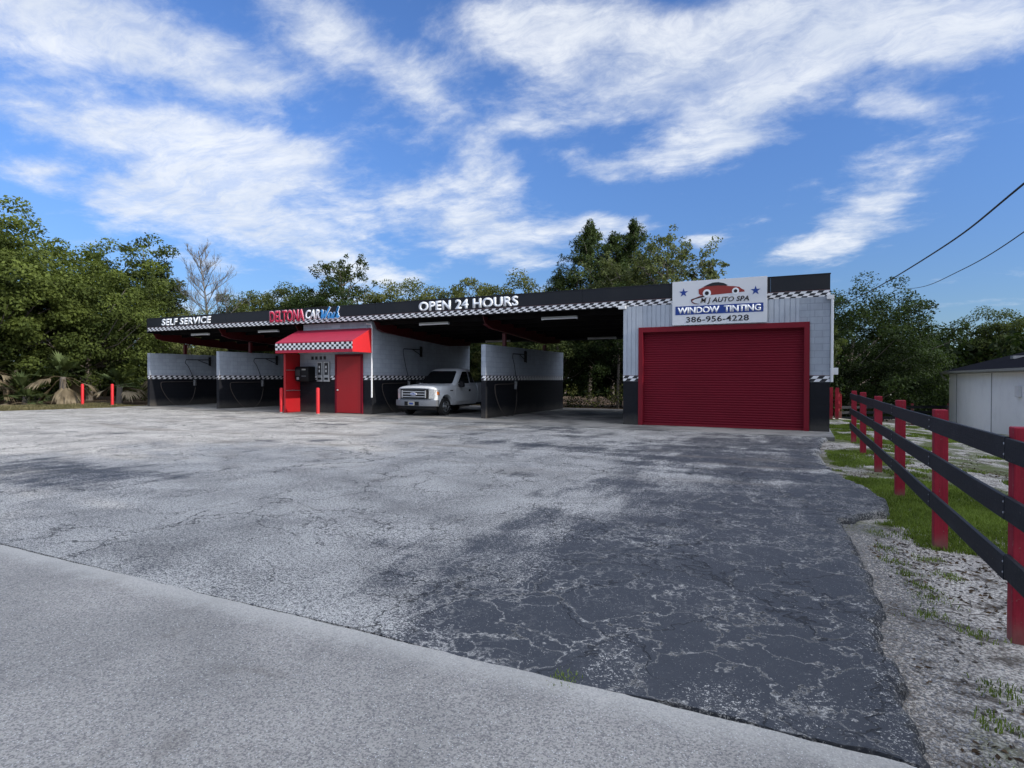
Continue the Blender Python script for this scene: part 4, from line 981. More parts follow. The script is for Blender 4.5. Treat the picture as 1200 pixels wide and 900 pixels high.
    mb = MB(); mb.box(-.22, .10, -.038, -.025, .44, .60); pl = mb.build('license_plate', M['tube'], bp, bevel=.004, **K)
    mb = MB(); mb.box(-.15, .03, -.0425, -.039, .485, .555); mb.build('plate_frame', M['navy'], bp, **K)
    mb = MB(); mb.box(-.9, .9, 1.6, 5.6, .36, .46); mb.box(-.5, .5, .4, 1.6, .3, .5); mb.tube([(-.8, 1.0, .38), (.8, 1.0, .38)], .05); mb.tube([(-.8, 4.72, .38), (.8, 4.72, .38)], .06); mb.build('chassis', M['black'], root, **K)
    mb = MB(); mb.box(-.98, .98, 5.80, 6.0, .48, .66); mb.build('rear_bumper', M['bumper'], root, bevel=.02, **K)
    return root
build_truck((-15.1, 0.18, 0.022))

# ------------------------------------------------------------------ VEGETATION
def leaf_quads(rs, P, ls, nrm_bias, up, ratio=.5, rnd=.8):
    n = len(P)
    N = nrm_bias * .5 + np.array([0, 0, up]) + rs.normal(size=(n, 3)) * rnd; N /= np.linalg.norm(N, axis=1)[:, None] + 1e-9
    T = rs.normal(size=(n, 3)); T -= (T * N).sum(1)[:, None] * N; T /= np.linalg.norm(T, axis=1)[:, None] + 1e-9
    B = np.cross(N, T); L = ls * rs.uniform(.65, 1.35, n)[:, None]
    a = P - T * L * .5; c = P + T * L * .5 - N * L * .12; m1 = P + B * L * ratio * .5 - T * L * .05; m2 = P - B * L * ratio * .5 - T * L * .05
    V = np.stack([a, m1, c, m2], 1).reshape(-1, 3); F = np.arange(n * 4).reshape(-1, 4)
    return V, F
def leaf_mesh(rs, P, ls, bias, up=.5, ratio=.5, rnd=.8, lv=None):
    V, F = leaf_quads(rs, P, ls, bias, up, ratio, rnd); me = quick_mesh(V, F, 4)
    a = me.attributes.new('lv', 'FLOAT', 'FACE'); v = rs.uniform(0, 1, len(F)) if lv is None else np.clip(lv + rs.normal(0, .18, len(F)), 0, 1)
    a.data.foreach_set('value', v.astype(np.float32)); return me
def fill(rs, Cn, Rc, per, flat=.65):
    n = len(Cn); D = rs.normal(size=(n * per, 3)); D /= np.linalg.norm(D, axis=1)[:, None]
    r = rs.uniform(.25, 1.0, (n * per, 1)) ** .6; D2 = D * r * np.array([1, 1, flat])
    P = np.repeat(Cn, per, 0) + D2 * np.repeat(Rc, per)[:, None]
    return P, D
def tree_meshes(seed, H, R, zb, nc, per, ls, shape='round', lean=0.0, rc=.16, limbs=26, trunk_r=None):
    rs = np.random.RandomState(seed); Cn = []; ph = rs.uniform(0, 6.28, 8)
    hc = (H - zb)
    for i in range(nc):
        u_ = rs.uniform(-1, 1) if shape != 'oval' else rs.uniform(-.95, 1); a = rs.uniform(0, 2 * pi); s_ = sqrt(1 - u_ * u_)
        lump = 1 + .16 * sin(3 * a + ph[0]) + .13 * sin(5 * a + ph[1] + 3 * u_) + .10 * sin(7 * u_ + ph[2] + 2 * a)
        r = (rs.uniform(.12, 1) ** .42) * lump
        z = zb + hc * (.5 + .5 * u_ * r)
        w = R * s_ * r
        if shape == 'dome': z = zb + hc * max(.02, (.35 + .65 * u_ * r) if u_ > 0 else (.35 + .35 * u_ * r))
        Cn.append((w * cos(a) + lean * (z / H), w * sin(a), z))
    Cn = np.array(Cn); Rc = rs.uniform(.7, 1.35, nc) * R * rc
    P, D = fill(rs, Cn, Rc, per); 
    cen = np.array([lean * .5, 0, zb + hc * .4]); out_ = P - cen; out_ /= np.linalg.norm(out_, axis=1)[:, None]
    rad = np.linalg.norm((P - cen) / np.array([R, R, hc * .6]), axis=1)
    crown = leaf_mesh(rs, P, ls, out_ + D * .6, .45, .55, .75, lv=np.clip(rad * .6 + out_[:, 2] * .2 + D[:, 2] * .15, 0, 1))  # crown shade put into leaf colour: inner leaves darker, outer and upper ones lighter
    mb = MB(); tr = trunk_r or H * .018; ht = zb + hc * .62
    pts = [(0, 0, -.3)] + [(sin(k * 1.3 + ph[3]) * .02 * H * k / 6 + lean * .4 * k / 6, cos(k * 1.7 + ph[4]) * .018 * H * k / 6, ht * k / 6) for k in range(1, 7)]
    mb.tube(pts, [tr * (1.35 - .17 * k) for k in range(7)], 8)
    idx = rs.choice(nc, min(limbs, nc), replace=False)
    for i in idx:
        c = Vector(Cn[i]); k = min(6, max(1, int(6 * (c.z * .62) / ht))); s0 = Vector(pts[k]); md = s0.lerp(c, .5) + Vector((0, 0, -.04 * H + rs.uniform(-.02, .05) * H))
        r0 = tr * .42 * rs.uniform(.6, 1.0); mb.tube([s0, s0.lerp(md, .55) + Vector((rs.uniform(-.1, .1), rs.uniform(-.1, .1), 0)), md, md.lerp(c, .6), c], [r0, r0 * .8, r0 * .6, r0 * .4, r0 * .12], 5)
    return crown, mb.mesh()
def airy_meshes(seed, H, R, nb, per, ls, zb=.25, tips=9, up=.5):
    """open tree: ascending branches with small tufts along the outer part"""
    rs = np.random.RandomState(seed); mb = MB(); Cn = []
    tr = H * .014; pts = [(0, 0, -.3)] + [(rs.normal() * .012 * H, rs.normal() * .012 * H, H * .93 * k / 7) for k in range(1, 8)]
    mb.tube(pts, [tr * (1.1 - .13 * k) for k in range(8)], 6)
    for i in range(nb):
        h = H * (zb + (.92 - zb) * (i + rs.uniform(0, 1)) / nb); a = i * 2.4 + rs.uniform(-.4, .4)
        L = R * (1.05 - .75 * ((h / H - zb) / (1 - zb)) ** 1.4) * rs.uniform(.7, 1.15); e = up + rs.uniform(-.15, .25)
        k = h / (H * .93) * 7; k0 = int(min(6, k)); s0 = Vector(pts[k0]).lerp(Vector(pts[k0 + 1]), min(1, k - k0))
        d = Vector((cos(a), sin(a), e)); P_ = [s0 + d * L * t_ + Vector((0, 0, L * .18 * t_ * t_)) for t_ in (0, .35, .7, 1)]
        mb.tube(P_, [tr * .4, tr * .28, tr * .16, tr * .05], 4)
        for q in range(tips):
            t_ = rs.uniform(.35, 1.05); b_ = s0 + d * L * t_ + Vector((0, 0, L * .18 * t_ * t_)); off = Vector(rs.normal(size=3)) * L * .17 * (1.1 - t_ * .4)
            Cn.append(tuple(b_ + off)); mb.tube([b_, b_ + off], [tr * .08, tr * .03], 3)
    for q in range(tips): Cn.append((rs.normal() * .03 * H, rs.normal() * .03 * H, H * rs.uniform(.88, 1.0)))
    Cn = np.array(Cn); P, D = fill(rs, Cn, rs.uniform(.6, 1.3, len(Cn)) * R * .105, per, .8)
    return leaf_mesh(rs, P, ls, D, .35, .5, .9), mb.mesh()
def pine_meshes(seed, H, R, ls=.30):
    rs = np.random.RandomState(seed); mb = MB(); Cn = []; tr = H * .014
    mb.tube([(0, 0, -.3), (.1, .05, H * .4), (0, .1, H * .75), (0, 0, H)], [tr, tr * .75, tr * .4, tr * .08], 7)
    z = H * .30
    while z < H * .985:
        k = (z / H - .3) / .7; L0 = R * (1.04 - .93 * k ** 1.2) * (.8 if k < .12 else 1)
        for q in range(5 if k < .8 else 4):
            a = rs.uniform(0, 6.28); L = L0 * rs.uniform(.6, 1.15); e = .12 + .5 * k + rs.uniform(-.1, .2)
            d = Vector((cos(a), sin(a), e)); s0 = Vector((0, 0, z)); mb.tube([s0, s0 + d * L * .5 - Vector((0, 0, .03 * L)), s0 + d * L], [tr * .25, tr * .15, tr * .04], 4)
            for j in range(max(3, int(7 * L / R) + 2)):
                t_ = rs.uniform(.35, 1.05); p = s0 + d * L * t_; Cn.append((p.x + rs.normal() * .1 * L0, p.y + rs.normal() * .1 * L0, p.z + rs.normal() * .05 * L0 + .05))
        z += H * .030
    for q in range(14): Cn.append((rs.normal() * .05, rs.normal() * .05, H * (.93 + .008 * q)))
    Cn = np.array(Cn); P, D = fill(rs, Cn, rs.uniform(.7, 1.2, len(Cn)) * (R * .13 + .1) * (1.1 - .5 * np.clip((Cn[:, 2] / H - .3) / .7, 0, 1)), 34, .8)
    return leaf_mesh(rs, P, ls, D, .2, .22, .9), mb.mesh()
def plant_tree(name, label, cat, loc, meshes, leafm, group=None, rz=0, sc_=1.0, sz=None, barkm=None):
    t_ = thing(name, label, cat, loc, group, rz); t_.scale = (sc_, sc_, sz or sc_)
    cr, tk = meshes
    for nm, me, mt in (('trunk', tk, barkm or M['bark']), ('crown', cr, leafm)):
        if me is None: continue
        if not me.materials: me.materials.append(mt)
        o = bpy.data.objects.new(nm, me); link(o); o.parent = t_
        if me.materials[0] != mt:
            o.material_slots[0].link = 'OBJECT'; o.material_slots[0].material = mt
    return t_

T_big = tree_meshes(1, 12.5, 6.2, .9, 320, 210, .215, 'round', rc=.15, trunk_r=.28)
T_big2 = tree_meshes(2, 10.5, 5.2, .8, 250, 200, .20, 'round', rc=.16)
T_oak = tree_meshes(3, 9.5, 4.2, 1.6, 210, 170, .19, 'round', rc=.18)
T_oak2 = tree_meshes(4, 9.0, 3.8, 1.2, 200, 170, .18, 'oval', rc=.19)
T_tall = tree_meshes(5, 12.0, 2.6, 1.5, 230, 100, .24, 'oval', rc=.26)
T_right = tree_meshes(6, 10.0, 6.6, .2, 420, 190, .165, 'round', rc=.135, trunk_r=.26)
T_airy = airy_meshes(7, 11.5, 3.4, 30, 26, .20, .35)
T_airy2 = airy_meshes(8, 9.5, 3.2, 34, 30, .17, .3, up=.9)
T_pine = pine_meshes(9, 13.6, 4.3); T_pine2 = pine_meshes(10, 13.9, 4.0)
T_pale = airy_meshes(11, 9.5, 3.6, 44, 46, .17, .2, 11, .9)
T_sap = airy_meshes(12, 8.0, 2.0, 26, 24, .16, .25)

LB, LM, LD, LO, LP = M['leaf_bright'], M['leaf_mid'], M['leaf_dark'], M['leaf_olive'], M['leaf_pale']
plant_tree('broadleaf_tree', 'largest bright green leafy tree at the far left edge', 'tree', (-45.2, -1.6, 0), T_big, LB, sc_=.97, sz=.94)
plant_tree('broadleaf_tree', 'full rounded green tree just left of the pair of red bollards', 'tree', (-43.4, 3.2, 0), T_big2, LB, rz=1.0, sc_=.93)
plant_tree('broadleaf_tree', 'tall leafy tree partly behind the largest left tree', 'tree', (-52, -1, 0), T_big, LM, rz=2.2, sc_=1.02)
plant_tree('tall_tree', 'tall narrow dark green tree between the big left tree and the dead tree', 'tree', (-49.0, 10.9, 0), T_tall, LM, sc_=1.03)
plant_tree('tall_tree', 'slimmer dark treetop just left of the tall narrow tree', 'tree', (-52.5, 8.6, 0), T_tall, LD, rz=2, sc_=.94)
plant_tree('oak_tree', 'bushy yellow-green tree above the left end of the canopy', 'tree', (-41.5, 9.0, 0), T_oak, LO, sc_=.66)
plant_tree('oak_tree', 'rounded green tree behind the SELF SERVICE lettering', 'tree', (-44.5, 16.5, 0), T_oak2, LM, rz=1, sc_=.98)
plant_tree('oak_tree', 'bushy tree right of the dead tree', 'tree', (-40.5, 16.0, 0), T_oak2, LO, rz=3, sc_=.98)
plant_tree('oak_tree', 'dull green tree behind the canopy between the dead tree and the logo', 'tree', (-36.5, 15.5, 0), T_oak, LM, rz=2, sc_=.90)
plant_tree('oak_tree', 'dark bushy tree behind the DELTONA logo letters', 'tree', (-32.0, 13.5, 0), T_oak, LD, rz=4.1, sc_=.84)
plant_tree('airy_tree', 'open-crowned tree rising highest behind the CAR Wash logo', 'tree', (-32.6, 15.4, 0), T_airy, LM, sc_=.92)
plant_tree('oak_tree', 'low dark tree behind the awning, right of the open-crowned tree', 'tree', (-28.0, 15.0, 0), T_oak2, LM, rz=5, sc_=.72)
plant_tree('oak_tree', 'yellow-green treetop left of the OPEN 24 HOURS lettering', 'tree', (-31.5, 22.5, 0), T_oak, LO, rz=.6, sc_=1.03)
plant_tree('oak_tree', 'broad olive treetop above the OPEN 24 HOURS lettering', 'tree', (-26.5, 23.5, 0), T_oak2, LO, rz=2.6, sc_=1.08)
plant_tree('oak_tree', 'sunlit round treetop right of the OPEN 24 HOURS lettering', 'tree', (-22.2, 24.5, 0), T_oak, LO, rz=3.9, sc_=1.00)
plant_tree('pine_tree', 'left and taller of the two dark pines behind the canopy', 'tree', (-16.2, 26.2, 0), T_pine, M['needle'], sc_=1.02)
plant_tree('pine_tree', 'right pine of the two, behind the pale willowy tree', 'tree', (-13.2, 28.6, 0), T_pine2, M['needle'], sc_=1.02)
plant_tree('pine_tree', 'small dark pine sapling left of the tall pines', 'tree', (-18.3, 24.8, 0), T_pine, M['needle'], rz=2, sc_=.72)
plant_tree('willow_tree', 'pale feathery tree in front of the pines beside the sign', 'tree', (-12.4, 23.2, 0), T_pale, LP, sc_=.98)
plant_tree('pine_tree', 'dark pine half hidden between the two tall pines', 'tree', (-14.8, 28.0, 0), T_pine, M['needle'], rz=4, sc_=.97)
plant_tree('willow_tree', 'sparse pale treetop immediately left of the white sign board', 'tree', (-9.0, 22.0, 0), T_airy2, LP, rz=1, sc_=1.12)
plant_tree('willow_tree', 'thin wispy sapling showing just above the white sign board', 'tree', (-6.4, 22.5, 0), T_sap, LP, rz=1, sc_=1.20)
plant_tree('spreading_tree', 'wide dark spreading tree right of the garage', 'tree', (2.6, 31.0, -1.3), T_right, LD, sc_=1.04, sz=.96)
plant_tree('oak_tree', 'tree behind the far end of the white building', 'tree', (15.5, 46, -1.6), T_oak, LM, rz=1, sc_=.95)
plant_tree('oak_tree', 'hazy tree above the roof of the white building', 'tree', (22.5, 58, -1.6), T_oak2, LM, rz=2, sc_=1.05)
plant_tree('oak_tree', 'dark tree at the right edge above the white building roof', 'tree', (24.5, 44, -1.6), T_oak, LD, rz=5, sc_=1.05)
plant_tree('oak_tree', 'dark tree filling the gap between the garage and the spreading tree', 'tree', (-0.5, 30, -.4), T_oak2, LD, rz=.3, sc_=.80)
# woods seen under the canopy
rr_ = random.Random(21); names = [('left edge of the row of woods behind the bays'), ]
k = 0
wood_lab = ['first', 'second', 'third', 'fourth', 'fifth', 'sixth', 'seventh', 'eighth', 'ninth', 'tenth', 'eleventh', 'twelfth', 'thirteenth', 'fourteenth']
for i in range(14):
    x = -40 + i * 2.95 + rr_.uniform(-.6, .6); y = 13.0 + rr_.uniform(0, 3.2)
    s_ = rr_.uniform(.56, .68)
    plant_tree('woodland_tree', f'{wood_lab[i]} tree from the left in the row of woods seen beneath the canopy', 'tree', (x, y, -.1), (T_oak, T_oak2, T_airy)[i % 3], (LD, LM, LD, LO)[i % 4], 'woods seen beneath the canopy', rr_.uniform(0, 6), s_ if i % 3 < 2 else s_ * .9)
# slim trunks visible in the opening beside the garage
for i, (x, y, h) in enumerate([(-9.9, 12.2, 6.2), (-9.35, 13.4, 6.0), (-8.75, 12.0, 6.6), (-8.2, 14.2, 6.4)]):
    mb = MB(); mb.tube([(0, 0, -.2), (.06, .02, h * .4), (-.03, .05, h * .75), (.05, 0, h)], [.085, .07, .05, .02], 7)
    rs = np.random.RandomState(80 + i); Cn = np.array([(rs.normal() * .7, rs.normal() * .7, h * rs.uniform(.55, 1.0)) for q in range(26)]); P, D = fill(rs, Cn, rs.uniform(.3, .5, 26), 60)
    plant_tree('slim_tree', ['leftmost', 'second', 'third', 'rightmost'][i] + ' slim-trunked tree in the opening beside the garage', 'tree', (x, y, 0), (leaf_mesh(rs, P, .15, D), mb.mesh()), LD, 'slim trees behind the open bay')

# undergrowth: a mass nobody could count
def undergrowth(name, seed, spots, per, ls, mat, rmin, rmax, flat=.8):
    rs = np.random.RandomState(seed); Cn = np.array(spots); Rc = rs.uniform(rmin, rmax, len(Cn)); P, D = fill(rs, Cn, Rc, per, flat)
    return tag(finish(name, leaf_mesh(rs, P, ls, D, .4, .5, .8), mat), kind='stuff')
rs = np.random.RandomState(31)
sp = [(x, 11.8 + rs.uniform(0, 3.5), rs.uniform(-.1, 2.4) ** 1) for x in np.arange(-45, 1.0, .16)]
tag(undergrowth('undergrowth', 32, sp, 75, .14, LD, .5, .95), 'dark leafy undergrowth filling the woods behind the open bays', 'undergrowth')
sp = [(x + rs.uniform(-.5, .5), 11.2 + rs.uniform(0, 1.5), rs.uniform(0, 1.2)) for x in np.arange(-34, -6, .35)]
tag(undergrowth('shrubs', 33, sp, 70, .13, LO, .3, .7), 'yellow-green low shrubs along the back edge of the wash bays', 'shrubs')
sp = []
for q in range(150):
    t_ = rs.uniform(0, 1); x = -50 + t_ * 17.5; y = -3 + t_ * 13 + rs.uniform(0, 4); x = min(x, -33.6); sp.append((x - rs.uniform(0, 1.5), y, rs.uniform(0, 2.8)))
tag(undergrowth('thicket', 34, sp, 150, .17, LM, .6, 1.2), 'leafy thicket under the left trees behind the red bollards', 'undergrowth')
sp = [(-1 + rs.uniform(0, 32), 36 + rs.uniform(0, 8), -1.6 + rs.uniform(0, 3.4)) for q in range(420)]
tag(undergrowth('hedge', 35, sp, 90, .22, LD, .8, 1.5), 'dark hedge behind the far fence on the right', 'undergrowth')
# far wood masses that close the horizon
sp = []
for q in range(800):
    a = radians(rs.uniform(62, 172)); D_ = rs.uniform(62, 80); sp.append((-.8 + D_ * cos(a), -20 + D_ * sin(a), rs.uniform(-3, 5.2)))
tag(undergrowth('distant_woods', 36, sp, 170, .6, LD, 1.6, 2.8), 'distant wood closing the view behind all the trees', 'woods')

# dead tree
def dead_mesh(seed, H):
    rs = random.Random(seed); mb = MB()
    def grow(p, d, L, r, depth):
        n = 4; pts = [p]; dd = d.copy()
        for i in range(n):
            dd = (dd + Vector((rs.uniform(-.12, .12), rs.uniform(-.12, .12), rs.uniform(-.02, .10)))).normalized(); pts.append(pts[-1] + dd * L / n)
        mb.tube(pts, [r, r * .85, r * .7, r * .55, r * .35], 5 if depth < 2 else 3, cap=False)
        if depth >= 4: return
        k = {0: 30, 1: 7, 2: 5, 3: 3}[depth]
        for i in range(k):
            t_ = (.38 + .60 * i / k) if depth == 0 else rs.uniform(.25, 1); j = min(n - 1, int(t_ * n)); b_ = pts[j].lerp(pts[j + 1], t_ * n - j); a = i * 2.4 + rs.uniform(-.4, .4)
            if depth == 0: nd = Vector((cos(a), sin(a), .35 + .35 * t_)).normalized(); LL = H * .27 * (1.15 - .85 * (t_ - .38) / .6)
            else:
                side = Vector((rs.uniform(-1, 1), rs.uniform(-1, 1), rs.uniform(-.1, .9))); nd = (dd * 1.0 + side * .8).normalized(); LL = L * rs.uniform(.35, .55)
            grow(b_, nd, LL, max(.006, r * (.35 if depth == 0 else .5)), depth + 1)
    grow(Vector((0, 0, -.3)), Vector((0, 0, 1)), H, H * .009, 0); return mb.mesh()
dm = dead_mesh(4, 12.6); dt = thing('dead_tree', 'bare leafless grey tree standing above the others behind the left bays', 'tree', (-44.9, 14.6, 0))
finish('trunk', dm, M['deadwood'], dt, world=False)

# palms -----------------------------------------------------------
def frond_pts(rs, base, az, el, stem, fan, droop, n=22, spread=2.4):
    """one fan frond: petiole then radiating folded blades; returns verts, faces, petiole tube points"""
    d = Vector((cos(az) * cos(el), sin(az) * cos(el), sin(el))); tip = base + d * stem + Vector((0, 0, -droop * .3)); side = Vector((-sin(az), cos(az), 0)); upv = d.cross(side) * -1
    V = []; F = []
    for i in range(n):
        a = (i / (n - 1) - .5) * spread; bd = (d * cos(a) + side * sin(a)).normalized(); L = fan * (1 - .25 * abs(a) / spread) * rs.uniform(.85, 1.1)
        w = fan * .045; pr_ = bd.cross(Vector((0, 0, 1))).normalized(); b0 = tip; m_ = tip + bd * L * .55 + Vector((0, 0, -droop * .2 * L)); e = tip + bd * L + Vector((0, 0, -droop * L * rs.uniform(.6, 1.1)))
        o = len(V); V += [b0 - pr_ * w * .2, b0 + pr_ * w * .2, m_ + pr_ * w, m_ - pr_ * w, e]; F += [(o, o + 1, o + 2), (o, o + 2, o + 3), (o + 3, o + 2, o + 4)]
    return V, F, [base, base + d * stem * .6, tip]
def palm(loc, label, ng, nd, h, fan, seed, group=None):
    rs = random.Random(seed); t_ = thing('fan_palm', label, 'palm', loc, group)
    mb = MB(); 
    if h > .3: mb.tube([(0, 0, -.2), (.03, 0, h * .5), (0, .03, h)], [.2, .17, .15], 9); mb.build('trunk', M['bark'], t_, world=False)
    for nm, cnt, mat, dead in (('fronds', ng, M['frond'], False), ('dead_fronds', nd, M['frond_dead'], True)):
        if not cnt: continue
        Vv = []; Ff = []; lv = []; st = MB()
        for i in range(cnt):
            az = i * 2.4 + rs.uniform(-.3, .3); el = rs.uniform(-.9, .25) if dead else rs.uniform(.05, 1.25)
            V, F, pet = frond_pts(rs, Vector((0, 0, h)), az, el, rs.uniform(.5, .9) * fan, fan * rs.uniform(.7, 1.05), rs.uniform(.4, .9) if dead else rs.uniform(.15, .5), 20, 2.6 if not dead else 1.5)
            o = len(Vv); Vv += [tuple(v) for v in V]; Ff += [tuple(q + o for q in f) for f in F]; k_ = rs.random(); lv += [k_ * .7 + .15] * len(F)
            st.tube(pet, .014, 4)
        me = quick_mesh(np.array(Vv), np.array(Ff), 3); a = me.attributes.new('lv', 'FLOAT', 'FACE'); a.data.foreach_set('value', np.array(lv, np.float32))
        finish(nm, me, mat, t_, world=False); st.build('stalks', mat, t_, world=False)
    return t_
palm((-41.9, -2.9, 0), 'fan palm with a skirt of dead brown fronds at the left edge of the picture', 12, 26, 1.9, 1.15, 1)
palm((-39.9, -2.0, 0), 'low fan palm spreading green fronds at the left edge of the lot', 14, 4, .5, 1.1, 2)
palm((-39.0, -.6, 0), 'fan palm with hanging tan fronds left of the red bollards', 13, 14, 1.6, 1.1, 3)
palm((-37.7, 1.8, 0), 'green fan palm behind the pair of red bollards', 14, 5, 1.1, 1.05, 4)
palm((-36.2, 4.0, 0), 'half-dead fan palm between the bollards and the left bay', 8, 22, 1.8, 1.1, 5)
palm((-34.6, 3.4, 0), 'mostly dry fan palm touching the outermost block wall', 6, 24, 1.5, 1.0, 6)
palm((-38.9, -2.3, 0), 'small drooping palmetto fanned out on the ground by the lot edge', 7, 3, .12, .9, 7)

# leaf litter scraps by the left edge, grass & stones on the right ---------------
def blades(name, seed, pts, hmin, hmax, mat, w=.006, clump=1):
    rs = np.random.RandomState(seed); P = np.repeat(np.array(pts), clump, 0); n = len(P)
    if clump > 1: P = P + np.concatenate([rs.normal(size=(n, 2)) * .025, np.zeros((n, 1))], 1)
    a = rs.uniform(0, 6.28, n); h = rs.uniform(hmin, hmax, n); ln = rs.uniform(.1, .9, n) * h
    d = np.stack([np.cos(a), np.sin(a), np.zeros(n)], 1); s_ = np.stack([-np.sin(a), np.cos(a), np.zeros(n)], 1) * w
    up = np.array([0, 0, 1.0])
    V = np.stack([P - s_, P + s_, P + s_ * .7 + d * ln[:, None] * .35 + up * h[:, None] * .6, P - s_ * .7 + d * ln[:, None] * .35 + up * h[:, None] * .6, P + d * ln[:, None] + up * h[:, None]], 1).reshape(-1, 3)
    k = np.arange(n) * 5; F = np.stack([np.stack([k, k + 1, k + 2], 1), np.stack([k, k + 2, k + 3], 1), np.stack([k + 3, k + 2, k + 4], 1)], 1).reshape(-1, 3)
    me = quick_mesh(V, F, 3); at_ = me.attributes.new('lv', 'FLOAT', 'FACE'); at_.data.foreach_set('value', np.repeat(rs.uniform(0, 1, n), 3).astype(np.float32))
    return finish(name, me, mat)
rg = np.random.RandomState(50); gp = []; dp = []
def hnoise(x, y): return .5 + .22 * sin(x * 1.9 + 1.2 * sin(y * .8)) + .2 * sin(y * 1.3 + x * .7 + 2) + .14 * sin(x * 4.3 - y * 3.1) + .1 * sin(y * 6.1 + x * 2.2)
while len(gp) < 34000:
    x, y = rg.uniform(-.25, 6.5), rg.uniform(-12.6, 8); d_ = 0
    if x < lerp(EDGE, y) + .04 and y < -.9: continue
    k = hnoise(x, y)
    patch = 1.0 if (-11.9 < y < -8.2 and x < 1.9) else (.35 if y > -8 else .25)
    if y > 0 and x < 3: patch = .8
    if .3 < x < 1.3 and y < -8: patch = 1.0; k += .05
    if (patch > .9 and k > .28 and rg.rand() < .9) or (k > .62 and rg.rand() < patch): gp.append((x, y, gh(x, y) - .005))
tag(blades('grass', 51, gp, .018, .065, M['grass'], .0045, 6), 'short green grass growing around the fence and toward the white building', 'grass', kind='stuff')
TUFT = [(-.02, -13.4), (.05, -13.75), (.12, -14.35), (.02, -14.8), (.26, -15.0), (.12, -14.05), (.15, -15.9), (.05, -16.3), (-.02, -12.9), (.3, -13.1), (.02, -16.8), (.36, -13.6), (-1.95, -16.945), (-1.9, -16.95), (-.15, -7.6), (-.1, -6.5), (0, -12.35)]
for (tx_, ty_) in TUFT:
    r_ = .035 if tx_ < -1 else .055
    for q in range(26 if r_ < .05 else 34): x, y = tx_ + rg.normal() * r_, ty_ + rg.normal() * r_ * 1.2; dp.append((x, y, (gh(x, y) if tx_ > -1 else -.02) - .004))
tag(blades('grass_tufts', 52, dp, .012, .045, M['grass'], .0035, 4), 'thin half-dry grass tufts in the sand beside the cracked asphalt', 'grass', kind='stuff')
lp = []
for q in range(5000):
    t_ = rg.uniform(0, 1); y = -7 + t_ * 8; x = lerp(LEFT, min(y, -.9)) - rg.uniform(0.0, 4.5) + .1; lp.append((x, y, gh(x, y)))
tag(blades('dry_grass', 53, lp, .03, .12, M['straw'], .012, 3), 'dry grass and litter strip along the left edge of the lot', 'grass', kind='stuff')
fl = []
while len(fl) < 4200:
    x, y = rg.uniform(-.2, 3.5), rg.uniform(-17.5, -3)
    if x > lerp(EDGE, y) + .05 and hnoise(x * 1.7 + 3, y * 1.6) > .52: fl.append((x, y, gh(x, y) + .006))
fl = np.array(fl); V_, F_ = leaf_quads(rg, fl, .05, np.zeros_like(fl), 1.2, .45, .35); me = quick_mesh(V_, F_, 4)
me.attributes.new('lv', 'FLOAT', 'FACE').data.foreach_set('value', rg.uniform(0, 1, len(F_)).astype(np.float32))
M['dry_leaf'] = leaf_mat('fallen leaves', (0.035, 0.022, 0.012), (0.20, 0.13, 0.07), 0.1)
tag(finish('leaf_litter', me, M['dry_leaf']), 'brown fallen leaves scattered on the sand along the fence', 'leaf litter', kind='stuff')
# stones
def stones(name, seed, pts, rmin, rmax, mat):
    rs = np.random.RandomState(seed); base = np.array([(1, 0, 0), (-1, 0, 0), (0, 1, 0), (0, -1, 0), (0, 0, 1), (0, 0, -1)], float); fc = np.array([(0, 2, 4), (2, 1, 4), (1, 3, 4), (3, 0, 4), (2, 0, 5), (1, 2, 5), (3, 1, 5), (0, 3, 5)])
    n = len(pts); S_ = rs.uniform(rmin, rmax, (n, 1, 1)) * rs.uniform(.6, 1.3, (n, 6, 1)) * np.array([1, 1, .6]); a = rs.uniform(0, 6.28, n); ca, sa = np.cos(a), np.sin(a)
    V = base[None] * S_; X = V[..., 0] * ca[:, None] - V[..., 1] * sa[:, None]; Y = V[..., 0] * sa[:, None] + V[..., 1] * ca[:, None]
    V = np.stack([X, Y, V[..., 2]], -1) + np.array(pts)[:, None]; F = (fc[None] + np.arange(n)[:, None, None] * 6).reshape(-1, 3)
    return finish(name, quick_mesh(V.reshape(-1, 3), F, 3), mat)
st = []
while len(st) < 9000:
    y = rg.uniform(-17.6, -12.0); x = lerp(EDGE, y) + abs(rg.normal()) * .28 - .03
    if x > 1.3: continue
    st.append((x, y, gh(x, y) + .002))
tag(stones('gravel', 54, st, .003, .011, M['gravel']), 'loose crushed stone along the broken right edge of the asphalt', 'gravel', kind='stuff')
st = [(-3.0 + rg.uniform(-.02, .02) if False else rg.uniform(-9, -.4), rg.uniform(-16.9, -12.5), .004) for q in range(500)]
tag(stones('loose_chips', 55, st, .002, .006, M['gravel']), 'scattered loose chips on the cracked asphalt', 'gravel', kind='stuff')
st = [(rg.uniform(.0, 2.2), rg.uniform(-16.8, -12.4), 0) for q in range(600)]; st = [(x, y, gh(x, y) + .004) for x, y, _ in st if x > lerp(EDGE, y) + .1]
tag(stones('debris', 56, st, .004, .022, M['bark']), 'dark twigs and debris scattered on the sand by the fence', 'debris', kind='stuff')
# bark twigs
mb = MB()
for q in range(70):
    x, y = rg.uniform(.0, 1.6), rg.uniform(-16.5, -12.6)
    if x < lerp(EDGE, y) + .15: continue
    a = rg.uniform(0, 3.14); L = rg.uniform(.05, .22); z = gh(x, y) + .008; mb.tube([(x, y, z), (x + cos(a) * L * .5, y + sin(a) * L * .5 + .01, z + .006), (x + cos(a) * L, y + sin(a) * L, z)], .0035, 4)
tag(mb.build('twigs', M['bark']), 'thin twigs lying in the sand by the fence', 'twigs', kind='stuff')

